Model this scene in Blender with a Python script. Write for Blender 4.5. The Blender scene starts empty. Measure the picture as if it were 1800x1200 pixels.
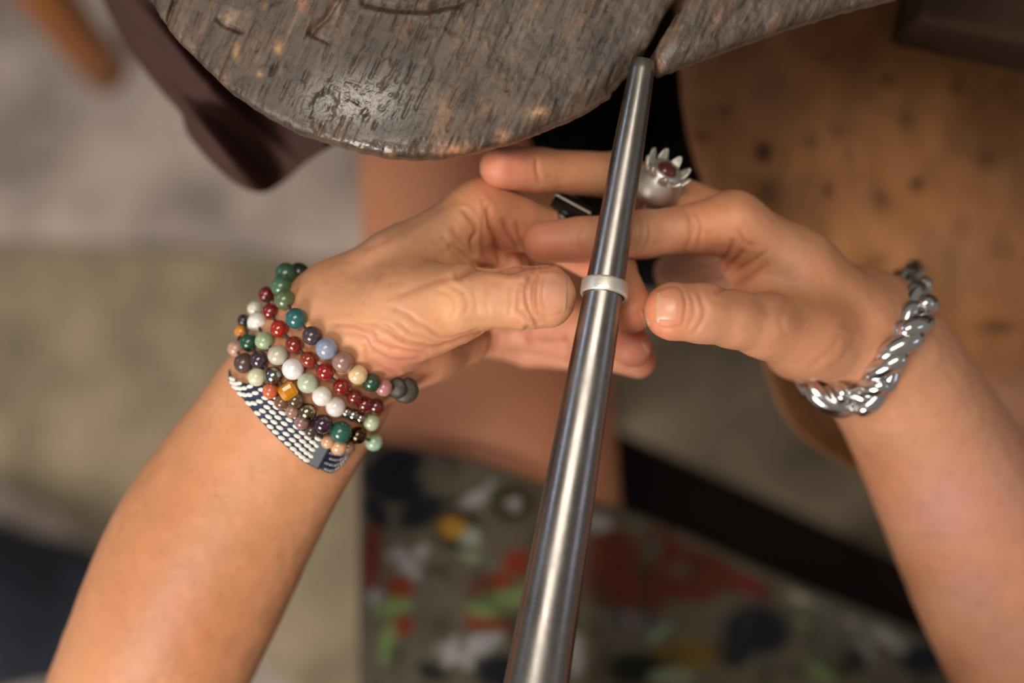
import bpy, bmesh, math, random
import numpy as np
from mathutils import Vector, Matrix, Quaternion
from mathutils.bvhtree import BVHTree

# ------------------------------------------------------------------ camera, world, lights, exposure
SC = bpy.context.scene
COL = SC.collection
CAM_H = 1.41                       # camera height above the floor, looking straight down
cam_d = bpy.data.cameras.new('camera')
cam = bpy.data.objects.new('camera', cam_d)
COL.objects.link(cam)
cam.location = (0, 0, CAM_H)
cam.rotation_euler = (0, 0, 0)
cam_d.sensor_width = 36.0
cam_d.lens = 50.0
cam_d.clip_start = 0.02
cam_d.dof.use_dof = True
cam_d.dof.focus_distance = 0.503
cam_d.dof.aperture_fstop = 2.8
SC.camera = cam

world = bpy.data.worlds.new('world')
SC.world = world
world.use_nodes = True
bg = world.node_tree.nodes['Background']
bg.inputs[0].default_value = (0.92, 0.82, 0.70, 1)
bg.inputs[1].default_value = 0.24

def area_light(name, loc, target, sx, sy, power, color):
    d = bpy.data.lights.new(name, 'AREA')
    d.shape = 'RECTANGLE'; d.size = sx; d.size_y = sy; d.energy = power; d.color = color
    o = bpy.data.objects.new(name, d); COL.objects.link(o)
    o.location = loc
    o.rotation_euler = (Vector(target) - Vector(loc)).to_track_quat('-Z', 'Y').to_euler()
    return o

area_light('ceiling_light', (-0.20, 0.36, 2.35), (0.0, 0.0, 0.8), 1.0, 0.6, 14.0, (1.0, 0.92, 0.80))
area_light('window_light', (-1.0, -1.35, 2.1), (-0.05, 0, 0.8), 0.9, 0.9, 44.0, (1.0, 0.94, 0.86))
area_light('cool_window_light', (-2.0, 0.90, 1.57), (0.03, 0.03, 0.9), 0.8, 0.26, 4.5, (0.60, 0.74, 1.0))
area_light('far_window_light', (2.3, -0.1, 2.0), (0, 0, 0.9), 0.5, 0.8, 2.2, (0.66, 0.76, 1.0))

SC.view_settings.view_transform = 'Standard'
SC.view_settings.look = 'None'
SC.view_settings.gamma = 1.0
SC.view_settings.use_curve_mapping = False
SC.view_settings.exposure = 0.0
SC.cycles.use_denoising = True

# ------------------------------------------------------------------ helpers
FPX = 2500.0
def P(u, v, d):
    """a point of the room: u, v where it shows in the photograph, d metres below the camera"""
    return np.array([(u - 900.0) / FPX * d, (600.0 - v) / FPX * d, CAM_H - d])

def to_px(V):
    d = CAM_H - V[:, 2]
    return 900 + FPX * V[:, 0] / d, 600 - FPX * V[:, 1] / d, d

def lin(c):
    c = np.asarray(c, float) / 255.0
    return np.where(c <= 0.04045, c / 12.92, ((c + 0.055) / 1.055) ** 2.4)

_tabs = {}
def vnoise(p, seed=0):
    """value noise in -1..1 for an (N,3) array"""
    if seed not in _tabs:
        _tabs[seed] = np.random.RandomState(seed + 11).rand(32, 32, 32).astype(np.float32)
    R = _tabs[seed]
    i = np.floor(p).astype(np.int64); f = (p - i); f = f * f * (3 - 2 * f)
    i &= 31; j = (i + 1) & 31
    x0, y0, z0 = i.T; x1, y1, z1 = j.T; fx, fy, fz = f.T
    a = R[x0, y0, z0] * (1 - fx) + R[x1, y0, z0] * fx
    b = R[x0, y1, z0] * (1 - fx) + R[x1, y1, z0] * fx
    c = R[x0, y0, z1] * (1 - fx) + R[x1, y0, z1] * fx
    d = R[x0, y1, z1] * (1 - fx) + R[x1, y1, z1] * fx
    return ((a * (1 - fy) + b * fy) * (1 - fz) + (c * (1 - fy) + d * fy) * fz) * 2 - 1

def fbm(p, seed=0, octaves=3):
    s = 0; a = 1.0; n = 0
    for k in range(octaves):
        s = s + a * vnoise(p * (2 ** k), seed + k); n += a; a *= 0.5
    return s / n

def smoothstep(a, b, x):
    t = np.clip((x - a) / (b - a), 0, 1)
    return t * t * (3 - 2 * t)

def make_mesh(name, V, F, smooth=True):
    V = np.asarray(V, dtype=np.float32)
    me = bpy.data.meshes.new(name)
    if isinstance(F, np.ndarray) and F.ndim == 2:
        n = F.shape[1]
        me.vertices.add(len(V)); me.vertices.foreach_set('co', V.ravel())
        me.loops.add(F.size); me.loops.foreach_set('vertex_index', F.astype(np.int32).ravel())
        me.polygons.add(len(F))
        me.polygons.foreach_set('loop_start', (np.arange(len(F)) * n).astype(np.int32))
        me.update(calc_edges=True); me.validate()
    else:
        me.from_pydata([tuple(map(float, v)) for v in V], [], [tuple(int(i) for i in f) for f in F])
        me.update()
    if smooth:
        me.polygons.foreach_set('use_smooth', np.ones(len(me.polygons), dtype=bool))
    return me

def set_color(me, rgb, name='tint'):
    a = me.color_attributes.new(name, 'FLOAT_COLOR', 'POINT')
    c = np.ones((len(me.vertices), 4), np.float32); c[:, :3] = rgb
    a.data.foreach_set('color', c.ravel())

def set_float(me, val, name):
    a = me.attributes.new(name, 'FLOAT', 'POINT')
    a.data.foreach_set('value', np.asarray(val, np.float32))

def link(name, me, mat=None, parent=None, loc=None):
    """one mesh object; a child keeps its mesh in the room's coordinates minus its thing's place"""
    o = bpy.data.objects.new(name, me); COL.objects.link(o)
    if mat is not None:
        me.materials.clear(); me.materials.append(mat)
    if parent is not None: o.parent = parent
    if loc is not None: o.location = loc
    return o

def world_loc(o):
    v = Vector((0, 0, 0))
    while o is not None:
        v += o.location; o = o.parent
    return v

def part(name, V, F, mat, parent, smooth=True):
    w = np.array(world_loc(parent))
    return link(name, make_mesh(name, np.asarray(V) - w, F, smooth), mat, parent)

def thing(name, label, cat, loc, group=None):
    o = bpy.data.objects.new(name, None); COL.objects.link(o)
    o.empty_display_size = 0.02
    o.location = loc; o['label'] = label; o['category'] = cat
    if group: o['group'] = group
    return o

def tag(o, label, cat, group=None):
    o['label'] = label; o['category'] = cat
    if group: o['group'] = group
    return o

# ---- materials
def material(name, color=(128, 128, 128), rough=0.6, metal=0.0, attr=None, spec=0.5, sss=0.0, bump=None, vary=None, coat=0.0, transmission=0.0, wave=None):
    m = bpy.data.materials.new(name); m.use_nodes = True
    nt = m.node_tree; N = nt.nodes; L = nt.links
    b = N['Principled BSDF']
    b.inputs['Roughness'].default_value = rough
    b.inputs['Metallic'].default_value = metal
    b.inputs['Specular IOR Level'].default_value = spec
    b.inputs['Coat Weight'].default_value = coat
    b.inputs['Coat Roughness'].default_value = 0.12
    b.inputs['Transmission Weight'].default_value = transmission
    tc = N.new('ShaderNodeTexCoord')
    if attr:
        a = N.new('ShaderNodeAttribute'); a.attribute_name = attr; src = a.outputs['Color']
    else:
        r = N.new('ShaderNodeRGB'); r.outputs[0].default_value = (*lin(color), 1); src = r.outputs[0]
    if vary:                                       # (scale, amount, stretch) brightness mottling
        mp = N.new('ShaderNodeMapping'); mp.inputs['Scale'].default_value = vary[2] if len(vary) > 2 else (1, 1, 1)
        if len(vary) > 3: mp.inputs['Rotation'].default_value = vary[3]
        L.new(tc.outputs['Object'], mp.inputs['Vector'])
        n = N.new('ShaderNodeTexNoise'); n.inputs['Scale'].default_value = vary[0]; n.inputs['Detail'].default_value = 6; n.inputs['Roughness'].default_value = 0.6
        L.new(mp.outputs[0], n.inputs['Vector'])
        mr = N.new('ShaderNodeMapRange'); mr.inputs['From Min'].default_value = 0.25; mr.inputs['From Max'].default_value = 0.75
        mr.inputs['To Min'].default_value = 1 - vary[1]; mr.inputs['To Max'].default_value = 1 + vary[1]
        L.new(n.outputs[0], mr.inputs['Value'])
        mx = N.new('ShaderNodeVectorMath'); mx.operation = 'SCALE'
        L.new(src, mx.inputs[0]); L.new(mr.outputs[0], mx.inputs['Scale']); src = mx.outputs[0]
    L.new(src, b.inputs['Base Color'])
    if sss > 0:
        b.inputs['Subsurface Weight'].default_value = sss
        b.inputs['Subsurface Radius'].default_value = (1.0, 0.38, 0.2)
        b.inputs['Subsurface Scale'].default_value = 0.0035
    if bump:                                       # list of (kind, scale, strength, distance, stretch)
        prev = None
        for kind, sc, st, dist, stretch in bump:
            mp = N.new('ShaderNodeMapping'); mp.inputs['Scale'].default_value = stretch
            L.new(tc.outputs['Object'], mp.inputs['Vector'])
            if kind == 'noise':
                n = N.new('ShaderNodeTexNoise'); n.inputs['Detail'].default_value = 5; o = n.outputs[0]
            else:
                n = N.new('ShaderNodeTexVoronoi'); n.feature = 'DISTANCE_TO_EDGE'; o = n.outputs['Distance']
            n.inputs['Scale'].default_value = sc
            L.new(mp.outputs[0], n.inputs['Vector'])
            bp = N.new('ShaderNodeBump'); bp.inputs['Strength'].default_value = st; bp.inputs['Distance'].default_value = dist
            L.new(o, bp.inputs['Height'])
            if prev: L.new(prev.outputs[0], bp.inputs['Normal'])
            prev = bp
        L.new(prev.outputs[0], b.inputs['Normal'])
    return m

# ---- implicit surfaces: tapered limbs melted together, then meshed
class Field:
    def __init__(s, lo, hi, h):
        s.lo = np.array(lo, float); s.h = h
        s.n = np.ceil((np.array(hi) - s.lo) / h).astype(int) + 1
        s.F = np.full(s.n, 0.05, np.float32)
    def box(s, lo, hi):
        a = np.clip(np.floor((lo - s.lo) / s.h).astype(int), 0, s.n); b = np.clip(np.ceil((hi - s.lo) / s.h).astype(int) + 1, 0, s.n)
        return tuple(slice(i, j) for i, j in zip(a, b))
    def axes(s, sl):
        return [(s.lo[k] + s.h * np.arange(sl[k].start, sl[k].stop)).astype(np.float32) for k in range(3)]

def smin(a, b, k):
    h = np.clip(0.5 + 0.5 * (b - a) / k, 0, 1)
    return b + (a - b) * h - k * h * (1 - h)

def limb(p0, r0, p1, r1, bulge=0.0, flat=None, ff=1.0):
    return (np.array(p0, float), r0, np.array(p1, float), r1, bulge, None if flat is None else np.array(flat, float), ff)

def eval_limb(fd, pr, margin):
    p0, r0, p1, r1, bulge, flat, ff = pr
    R = max(r0, r1) + abs(bulge) + margin
    sl = fd.box(np.minimum(p0, p1) - R, np.maximum(p0, p1) + R)
    if any(q.stop <= q.start for q in sl): return None, None
    X, Y, Z = fd.axes(sl)
    ba = p1 - p0; l2 = max(float(ba @ ba), 1e-12)
    dx = (X - p0[0])[:, None, None]; dy = (Y - p0[1])[None, :, None]; dz = (Z - p0[2])[None, None, :]
    t = np.clip((dx * ba[0] + dy * ba[1] + dz * ba[2]) / np.float32(l2), 0, 1).astype(np.float32)
    ex = dx - t * ba[0]; ey = dy - t * ba[1]; ez = dz - t * ba[2]
    q = ex * ex + ey * ey + ez * ez
    if flat is not None:
        c = ex * flat[0] + ey * flat[1] + ez * flat[2]
        q = q + c * c * (1 / ff ** 2 - 1)
    r = r0 + (r1 - r0) * t + bulge * 4 * t * (1 - t)
    d = (np.sqrt(q) - r).astype(np.float32)
    if flat is not None: d = d * np.float32(0.5 * (1 + min(ff, 1)))
    return sl, d

def add_group(fd, prims, k, kj):
    """melt limbs together with k, then join the group to the field with kj"""
    m = max(k, kj) + 0.004
    lo = np.min([np.minimum(p[0], p[2]) - max(p[1], p[3]) - abs(p[4]) - m for p in prims], 0)
    hi = np.max([np.maximum(p[0], p[2]) + max(p[1], p[3]) + abs(p[4]) + m for p in prims], 0)
    sl = fd.box(lo, hi)
    g = Field.__new__(Field); g.lo = np.array([fd.lo[i] + fd.h * sl[i].start for i in range(3)]); g.h = fd.h
    g.n = np.array([q.stop - q.start for q in sl]); g.F = np.full(g.n, 0.05, np.float32)
    for p in prims:
        s2, d = eval_limb(g, p, m)
        if s2 is not None: g.F[s2] = smin(g.F[s2], d, k)
    fd.F[sl] = smin(fd.F[sl], g.F, kj)

def surface_nets(F, lo, h):
    ins = F < 0
    nx, ny, nz = F.shape
    cnt = np.zeros((nx - 1, ny - 1, nz - 1), np.uint8)
    for a in (0, 1):
        for b in (0, 1):
            for c in (0, 1):
                cnt += ins[a:nx - 1 + a, b:ny - 1 + b, c:nz - 1 + c]
    act = (cnt > 0) & (cnt < 8)
    ijk = np.argwhere(act)
    idx = np.full(act.shape, -1, np.int32); idx[act] = np.arange(len(ijk))
    corners = [(a, b, c) for a in (0, 1) for b in (0, 1) for c in (0, 1)]
    val = np.stack([F[ijk[:, 0] + a, ijk[:, 1] + b, ijk[:, 2] + c] for a, b, c in corners], 1)
    acc = np.zeros((len(ijk), 3)); num = np.zeros(len(ijk))
    for i, ci in enumerate(corners):
        for j, cj in enumerate(corners):
            if j <= i or sum(abs(x - y) for x, y in zip(ci, cj)) != 1: continue
            v0, v1 = val[:, i], val[:, j]
            x = (v0 < 0) != (v1 < 0)
            t = np.where(x, v0 / np.where(x, v0 - v1, 1), 0)
            p = np.array(ci)[None] + t[:, None] * (np.array(cj) - np.array(ci))[None]
            acc += np.where(x[:, None], p, 0); num += x
    V = lo + h * (ijk + acc / num[:, None])
    Q = []
    for ax in range(3):
        o1, o2 = (ax + 1) % 3, (ax + 2) % 3
        s0 = [slice(None)] * 3; s1 = [slice(None)] * 3
        s0[ax] = slice(0, -1); s1[ax] = slice(1, None)
        e = np.argwhere(ins[tuple(s0)] != ins[tuple(s1)])
        n = F.shape
        ok = (e[:, o1] >= 1) & (e[:, o2] >= 1) & (e[:, o1] < n[o1] - 1) & (e[:, o2] < n[o2] - 1)
        e = e[ok]
        fl = ins[e[:, 0], e[:, 1], e[:, 2]]
        def cell(a, b):
            c = e.copy(); c[:, o1] -= a; c[:, o2] -= b
            return idx[c[:, 0], c[:, 1], c[:, 2]]
        q = np.stack([cell(1, 1), cell(0, 1), cell(0, 0), cell(1, 0)], 1)
        q[~fl] = q[~fl][:, ::-1]
        Q.append(q)
    return V, np.concatenate(Q)

def vert_normals(V, F):
    n = np.zeros_like(V)
    a = np.cross(V[F[:, 2]] - V[F[:, 0]], V[F[:, 3]] - V[F[:, 1]])
    for k in range(4):
        for c in range(3):
            n[:, c] += np.bincount(F[:, k], a[:, c], len(V))
    return n / np.maximum(np.linalg.norm(n, axis=1, keepdims=True), 1e-12)

def relax(V, F, it=2, lam=0.5):
    for _ in range(it):
        s = np.zeros_like(V); c = np.zeros(len(V))
        for a, b in ((0, 1), (1, 2), (2, 3), (3, 0)):
            for p, q in ((a, b), (b, a)):
                for k in range(3): s[:, k] += np.bincount(F[:, p], V[F[:, q], k], len(V))
                c += np.bincount(F[:, p], minlength=len(V))
        V = V + lam * (s / np.maximum(c, 1)[:, None] - V)
    return V

def poly_dist(u, v, pts):
    """distance in px to a polyline"""
    best = np.full(len(u), 1e9)
    for (x0, y0), (x1, y1) in zip(pts[:-1], pts[1:]):
        dx, dy = x1 - x0, y1 - y0
        t = np.clip(((u - x0) * dx + (v - y0) * dy) / (dx * dx + dy * dy + 1e-9), 0, 1)
        best = np.minimum(best, np.hypot(u - x0 - t * dx, v - y0 - t * dy))
    return best

def on_top(V, N, cell=5, tol=0.004):
    u, v, d = to_px(V)
    iu = np.clip((u / cell).astype(int) + 100, 0, 700); iv = np.clip((v / cell).astype(int) + 100, 0, 700)
    buf = np.full((701, 701), 9.0); np.minimum.at(buf, (iu, iv), d)
    return (d < buf[iu, iv] + tol) & (N[:, 2] > 0.05)

def tube(pts, radii, seg=12, closed=False):
    """a tube along points; returns verts, faces"""
    pts = np.asarray(pts, float); n = len(pts)
    radii = np.broadcast_to(np.asarray(radii, float), (n,))
    V = []; up = None
    for i in range(n):
        t = (pts[(i + 1) % n] - pts[i - 1]) if closed else pts[min(i + 1, n - 1)] - pts[max(i - 1, 0)]
        t = t / np.linalg.norm(t)
        if up is None:
            up = np.array([0, 0, 1.0]) if abs(t[2]) < 0.9 else np.array([1.0, 0, 0])
        a = np.cross(t, up); a /= np.linalg.norm(a); b = np.cross(a, t); up = b
        for k in range(seg):
            w = 2 * math.pi * k / seg
            V.append(pts[i] + radii[i] * (math.cos(w) * a + math.sin(w) * b))
    F = []
    for i in range(n if closed else n - 1):
        j = (i + 1) % n
        for k in range(seg):
            l = (k + 1) % seg
            F.append((i * seg + k, i * seg + l, j * seg + l, j * seg + k))
    if not closed:
        F.append(tuple(range(seg))[::-1]); F.append(tuple((n - 1) * seg + k for k in range(seg)))
    return np.array(V), F

def lathe(profile, origin, axis, seg=64, closed=False):
    """profile: (along, radius) pairs turned about axis"""
    axis = np.asarray(axis, float) / np.linalg.norm(axis)
    a = np.cross(axis, [0, 0, 1.0]); a /= np.linalg.norm(a); b = np.cross(a, axis)
    V = []; m = len(profile)
    for z, r in profile:
        for k in range(seg):
            w = 2 * math.pi * k / seg
            V.append(np.asarray(origin) + axis * z + r * (math.cos(w) * a + math.sin(w) * b))
    F = []
    for i in range(m if closed else m - 1):
        j = (i + 1) % m
        for k in range(seg):
            l = (k + 1) % seg
            F.append((i * seg + k, j * seg + k, j * seg + l, i * seg + l))
    if not closed:
        F.append(tuple(range(seg))); F.append(tuple((m - 1) * seg + k for k in range(seg))[::-1])
    return np.array(V), F

def bm_mesh(name, bm, smooth=True):
    bmesh.ops.recalc_face_normals(bm, faces=bm.faces)
    me = bpy.data.meshes.new(name); bm.to_mesh(me); bm.free()
    if smooth: me.polygons.foreach_set('use_smooth', np.ones(len(me.polygons), dtype=bool))
    return me

def box_mesh(name, sx, sy, sz, bevel=0.0, seg=3, smooth=False):
    bm = bmesh.new(); bmesh.ops.create_cube(bm, size=1)
    bmesh.ops.scale(bm, vec=(sx, sy, sz), verts=bm.verts)
    if bevel: bmesh.ops.bevel(bm, geom=list(bm.edges), offset=bevel, segments=seg, affect='EDGES', profile=0.5)
    return bm_mesh(name, bm, smooth)

def ball_mesh(name, r, seg=24, rings=16, sx=1, sy=1, sz=1):
    bm = bmesh.new(); bmesh.ops.create_uvsphere(bm, u_segments=seg, v_segments=rings, radius=r)
    bmesh.ops.scale(bm, vec=(sx, sy, sz), verts=bm.verts)
    return bm_mesh(name, bm)

def grid_faces(n, m):
    i, j = np.meshgrid(np.arange(n - 1), np.arange(m - 1), indexing='ij')
    a = (i * m + j).ravel()
    return np.stack([a, a + m, a + m + 1, a + 1], 1)

def interp(pts, t):
    pts = np.asarray(pts, float); x = np.linspace(0, 1, len(pts))
    return np.stack([np.interp(t, x, pts[:, k]) for k in range(pts.shape[1])], -1)

def spline(pts, t):
    """smooth curve through points at parameters t in 0..1"""
    pts = np.asarray(pts, float); n = len(pts) - 1
    t = np.clip(np.asarray(t, float), 0, 1) * n
    i = np.minimum(t.astype(int), n - 1); f = (t - i)[..., None]
    p0 = pts[np.maximum(i - 1, 0)]; p1 = pts[i]; p2 = pts[i + 1]; p3 = pts[np.minimum(i + 2, n)]
    return 0.5 * (2 * p1 + (p2 - p0) * f + (2 * p0 - 5 * p1 + 4 * p2 - p3) * f * f + (3 * p1 - p0 - 3 * p2 + p3) * f ** 3)

def thick_sheet(top, n, m, th):
    """grid of points (n*m,3) turned into a closed sheet of thickness th below it"""
    V = np.concatenate([top, top - np.array([0, 0, th])])
    F = grid_faces(n, m); k = n * m
    fs = [F[:, ::-1], F + k]
    ring = [i * m for i in range(n)] + [(n - 1) * m + j for j in range(1, m)] + [i * m + m - 1 for i in range(n - 2, -1, -1)] + [j for j in range(m - 2, 0, -1)]
    ring = np.array(ring); nx = np.roll(ring, -1)
    fs.append(np.stack([ring, ring + k, nx + k, nx], 1)[:, ::-1])
    return V, np.concatenate(fs)

# ------------------------------------------------------------------ structure: floor
def add_plane(name, x0, x1, y0, y1, z, n=2):
    xs = np.linspace(x0, x1, n); ys = np.linspace(y0, y1, n)
    V = np.array([[x, y, z] for x in xs for y in ys])
    return make_mesh(name, V, grid_faces(n, n))

m_floor = material('floor_concrete', (168, 152, 142), 0.8, vary=(8.0, 0.75), bump=[('noise', 60, 0.2, 0.004, (1, 1, 1))])
fl = link('floor', add_plane('floor', -2.5, 2.5, -2.5, 2.5, 0.0), m_floor); fl['kind'] = 'structure'

# ------------------------------------------------------------------ bench pin of worn wood
pin_out = [(60, -420), (165, -180), (214, -80), (255, -8), (295, 52), (347, 108), (402, 158), (457, 196), (519, 228), (598, 255), (680, 272), (742, 275),
           (800, 270), (862, 257), (922, 238), (982, 214), (1038, 187), (1074, 164), (1098, 134), (1127, 103), (1156, 52), (1184, 2), (1240, -110),
           (1254, -110), (1199, 4), (1172, 52), (1141, 101), (1160, 127), (1190, 117), (1235, 100), (1300, 75), (1380, 46), (1460, 22), (1560, -6), (1700, -50), (1800, -110), (1860, -420)]
PIN_D = 0.505; PIN_T = 0.015
def build_pin():
    pts = np.array([P(u, v, PIN_D)[:2] for u, v in pin_out])
    h = 0.0005
    zt = CAM_H - PIN_D; zb = zt - PIN_T
    lo = np.array([pts[:, 0].min() - 0.004, -0.004 + pts[:, 1].min(), zb - 0.004]); hi = np.array([pts[:, 0].max() + 0.004, pts[:, 1].max() + 0.004, zt + 0.004])
    fd = Field(lo, hi, h)
    X = lo[0] + h * np.arange(fd.n[0]); Y = lo[1] + h * np.arange(fd.n[1]); Z = lo[2] + h * np.arange(fd.n[2])
    gx, gy = np.meshgrid(X, Y, indexing='ij'); gx = gx.ravel(); gy = gy.ravel()
    d2 = np.full(len(gx), 1e9); inside = np.zeros(len(gx), bool)
    for (x0, y0), (x1, y1) in zip(pts, np.roll(pts, -1, 0)):
        dx, dy = x1 - x0, y1 - y0
        t = np.clip(((gx - x0) * dx + (gy - y0) * dy) / (dx * dx + dy * dy), 0, 1)
        d2 = np.minimum(d2, (gx - x0 - t * dx) ** 2 + (gy - y0 - t * dy) ** 2)
        c = (y0 > gy) != (y1 > gy)
        inside ^= c & (gx < (x1 - x0) * (gy - y0) / (y1 - y0 + 1e-15) + x0)
    sd = np.sqrt(d2) * np.where(inside, -1, 1)
    # ragged outline
    p2 = np.stack([gx, gy, gx * 0], 1)
    sd = sd + 0.0006 * fbm(p2 * 130, 3) + 0.00025 * vnoise(p2 * 600, 5)
    # relief of the worn top: long grain, dents, flakes
    ang = math.radians(66); ga = gx * math.cos(ang) + gy * math.sin(ang); gb = -gx * math.sin(ang) + gy * math.cos(ang)
    pg = np.stack([ga * 55, gb * 420, ga * 0 + 3.3], 1)
    grain = fbm(pg, 7, 3)
    fine = fbm(np.stack([ga * 160, gb * 1100, ga * 0], 1), 13, 2)
    flake = fbm(np.stack([ga * 60, gb * 95, ga * 0 + 9], 1), 17, 4)
    lump = fbm(p2 * 18, 21, 2)
    px = 900 + FPX * gx / PIN_D; py = 600 - FPX * gy / PIN_D
    step = smoothstep(0.10, 0.34, flake + 0.25 * fine)
    calm = np.exp(-(((px - 620) / 130) ** 2 + ((py - 175) / 60) ** 2))
    rough_ = fbm(p2 * 330, 23, 3)
    glint = smoothstep(0.05, 0.5, fbm(p2 * 700, 25, 2)) * 0.00022
    top = glint * calm + 0.00032 * grain * (1 - 0.5 * calm) + 0.00024 * fine + 0.0009 * lump - 0.0006 * step + 0.00030 * rough_ + 0.00012 * calm * fbm(p2 * 420, 29, 2)
    # scores, splits and the worn rim of a hollow at the top
    def groove(poly, w, a): return -a * np.exp(-(poly_dist(px, py, poly) / w) ** 2)
    top += groove([(305, 0), (292, 36)], 3, 0.0022) + groove([(545, 58), (575, 30), (600, -10)], 5, 0.0016) + groove([(548, 60), (577, 74)], 4, 0.0012)
    top += groove([(640, 4), (690, 14), (750, 16), (800, 6), (840, -12)], 7, 0.0018) - groove([(640, 18), (690, 27), (750, 29), (805, 18)], 6, 0.0006)
    top += groove([(383, 34), (392, 42), (425, 55)], 4, 0.0014)
    for k in range(70):
        r_ = random.Random(k); a = r_.uniform(280, 1100); b = r_.uniform(-20, 260); l = r_.uniform(10, 42)
        top += groove([(a, b), (a + l * 0.42, b - l * 0.9)], r_.uniform(1.8, 3), r_.uniform(0.0003, 0.0008))
    for k in range(26):
        r_ = random.Random(k + 400); a = r_.uniform(540, 700); b = r_.uniform(140, 225); l = r_.uniform(10, 34); w = r_.uniform(-1, 1)
        top += groove([(a, b), (a + l * math.cos(w), b + l * math.sin(w))], 2.0, 0.00022)
    bevel_right = smoothstep(0.0, 1.0, 1 - poly_dist(px, py, [(960, 226), (1038, 188), (1080, 158), (1098, 134), (1128, 100)]) / 34)
    top -= 0.0035 * bevel_right + 0.004 * smoothstep(0, 1, 1 - poly_dist(px, py, [(1140, 98), (1162, 132)]) / 20)
    top -= 0.0010 * smoothstep(-0.005, 0.0, sd)
    top = top.reshape(len(X), len(Y)); sd = sd.reshape(len(X), len(Y))
    for k, z in enumerate(Z):
        w = np.maximum(z - (zt + top), zb - z)
        kk = 0.003
        a = sd; hh = np.clip(0.5 + 0.5 * (a - w) / kk, 0, 1)
        fd.F[:, :, k] = w + (a - w) * hh + kk * hh * (1 - hh)
    V, F = surface_nets(fd.F, fd.lo, h)
    # colour: grey-brown grime, lighter grain, raw tan wood where it chipped
    u, v, d = to_px(V)
    ga = V[:, 0] * math.cos(ang) + V[:, 1] * math.sin(ang); gb = -V[:, 0] * math.sin(ang) + V[:, 1] * math.cos(ang)
    g1 = fbm(np.stack([ga * 55, gb * 420, ga * 0 + 3.3], 1), 7, 3)
    g2 = fbm(np.stack([ga * 25, gb * 150, ga * 0], 1), 31, 3)
    fk = fbm(np.stack([ga * 60, gb * 95, ga * 0 + 9], 1), 17, 4)
    big = fbm(V * np.array([22, 22, 0]), 37, 2)
    c = np.tile(lin((96, 82, 72)), (len(V), 1))
    def mix(col, w):
        nonlocal c
        w = np.clip(w, 0, 1)[:, None]; c = c * (1 - w) + lin(col) * w
    mix((66, 60, 58), smoothstep(-0.1, 0.5, -g1) * 0.8)
    mix((118, 102, 88), smoothstep(0.1, 0.6, g1) * 0.7)
    mix((76, 74, 74), smoothstep(0.0, 0.5, big) * 0.55)
    mix((124, 98, 74), smoothstep(0.1, 0.6, g2) * 0.5)
    mix((48, 40, 36), smoothstep(0.15, 0.3, fk) * 0.35)
    sp = fbm(V * np.array([330, 210, 0]), 41, 2)
    mix((146, 114, 84), smoothstep(0.46, 0.66, sp) * smoothstep(-0.2, 0.5, g2) * 0.7)
    s3 = fbm(V * 420, 47, 3); mix((116, 98, 84), smoothstep(0.1, 0.6, s3) * 0.3); mix((50, 44, 42), smoothstep(0.1, 0.5, -s3) * 0.45); c = c * np.array([.56, .49, .43])
    for (a, b, ru, rv, col, w) in [(408, 30, 26, 14, (134, 110, 86), .8), (490, 84, 9, 10, (186, 138, 84), .9), (415, 90, 5, 14, (170, 130, 84), .8), (532, 6, 9, 13, (170, 112, 84), .9), (590, 20, 9, 30, (128, 104, 84), .7),
                               (945, 200, 18, 12, (176, 140, 104), .9), (796, 262, 24, 12, (178, 126, 84), .95), (775, 200, 26, 50, (130, 100, 74), .6), (880, 240, 14, 12, (150, 112, 78), .7), (458, 130, 5, 5, (180, 140, 80), .9),
                               (900, 60, 90, 60, (104, 92, 80), .5), (800, 262, 60, 10, (150, 106, 76), .5), (1125, 60, 16, 60, (116, 98, 84), .6), (1155, 116, 12, 16, (150, 118, 92), .8), (1040, 195, 50, 12, (120, 100, 82), .5)]:
        q = ((u - a) / ru) ** 2 + ((v - b) / rv) ** 2
        mix(col, w * np.exp(-q) * (0.65 + 0.6 * vnoise(V * 700, 43)))
    pt = fbm(V * np.array([60, 45, 0]) + 3, 45, 3); c = c * (1 + 0.35 * pt)[:, None]
    st = fbm(np.stack([ga * 70, gb * 900, ga * 0], 1), 49, 2); c = c * (1 - 0.5 * smoothstep(0.25, 0.6, st))[:, None]; c = c * (1 + 0.5 * smoothstep(0.3, 0.65, -st))[:, None]
    side = V[:, 2] < CAM_H - PIN_D - 0.005
    mix((86, 70, 60), side * 0.8)
    mix((142, 96, 72), ((V[:, 2] < CAM_H - PIN_D - 0.009) & (u > 800) & (u < 1100)) * 0.7)
    me = make_mesh('bench_pin', V, F.astype(np.int32))
    set_color(me, c)
    gl = np.exp(-(((u - 625) / 110) ** 2 + ((v - 178) / 52) ** 2)) + 0.8 * np.exp(-(((u - 650) / 120) ** 2 + ((v - 258) / 16) ** 2)) + 0.4 * np.exp(-(((u - 1180) / 30) ** 2 + ((v - 95) / 20) ** 2))
    set_float(me, np.clip(gl, 0, 1), 'gloss')
    m = material('worn_pin_wood', attr='tint', rough=0.62, spec=0.5, vary=(160, 0.12), bump=[('noise', 800, 0.4, 0.0005, (1, 1, 1)), ('noise', 2200, 0.3, 0.0002, (1, 1, 1))])
    nt = m.node_tree; a = nt.nodes.new('ShaderNodeAttribute'); a.attribute_name = 'gloss'
    mr = nt.nodes.new('ShaderNodeMapRange'); mr.inputs['To Min'].default_value = 0.52; mr.inputs['To Max'].default_value = 0.18
    m2 = nt.nodes.new('ShaderNodeMapRange'); m2.inputs['To Min'].default_value = 0.45; m2.inputs['To Max'].default_value = 1.0
    nt.links.new(a.outputs['Fac'], m2.inputs['Value']); nt.links.new(m2.outputs[0], nt.nodes['Principled BSDF'].inputs['Specular IOR Level'])
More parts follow.
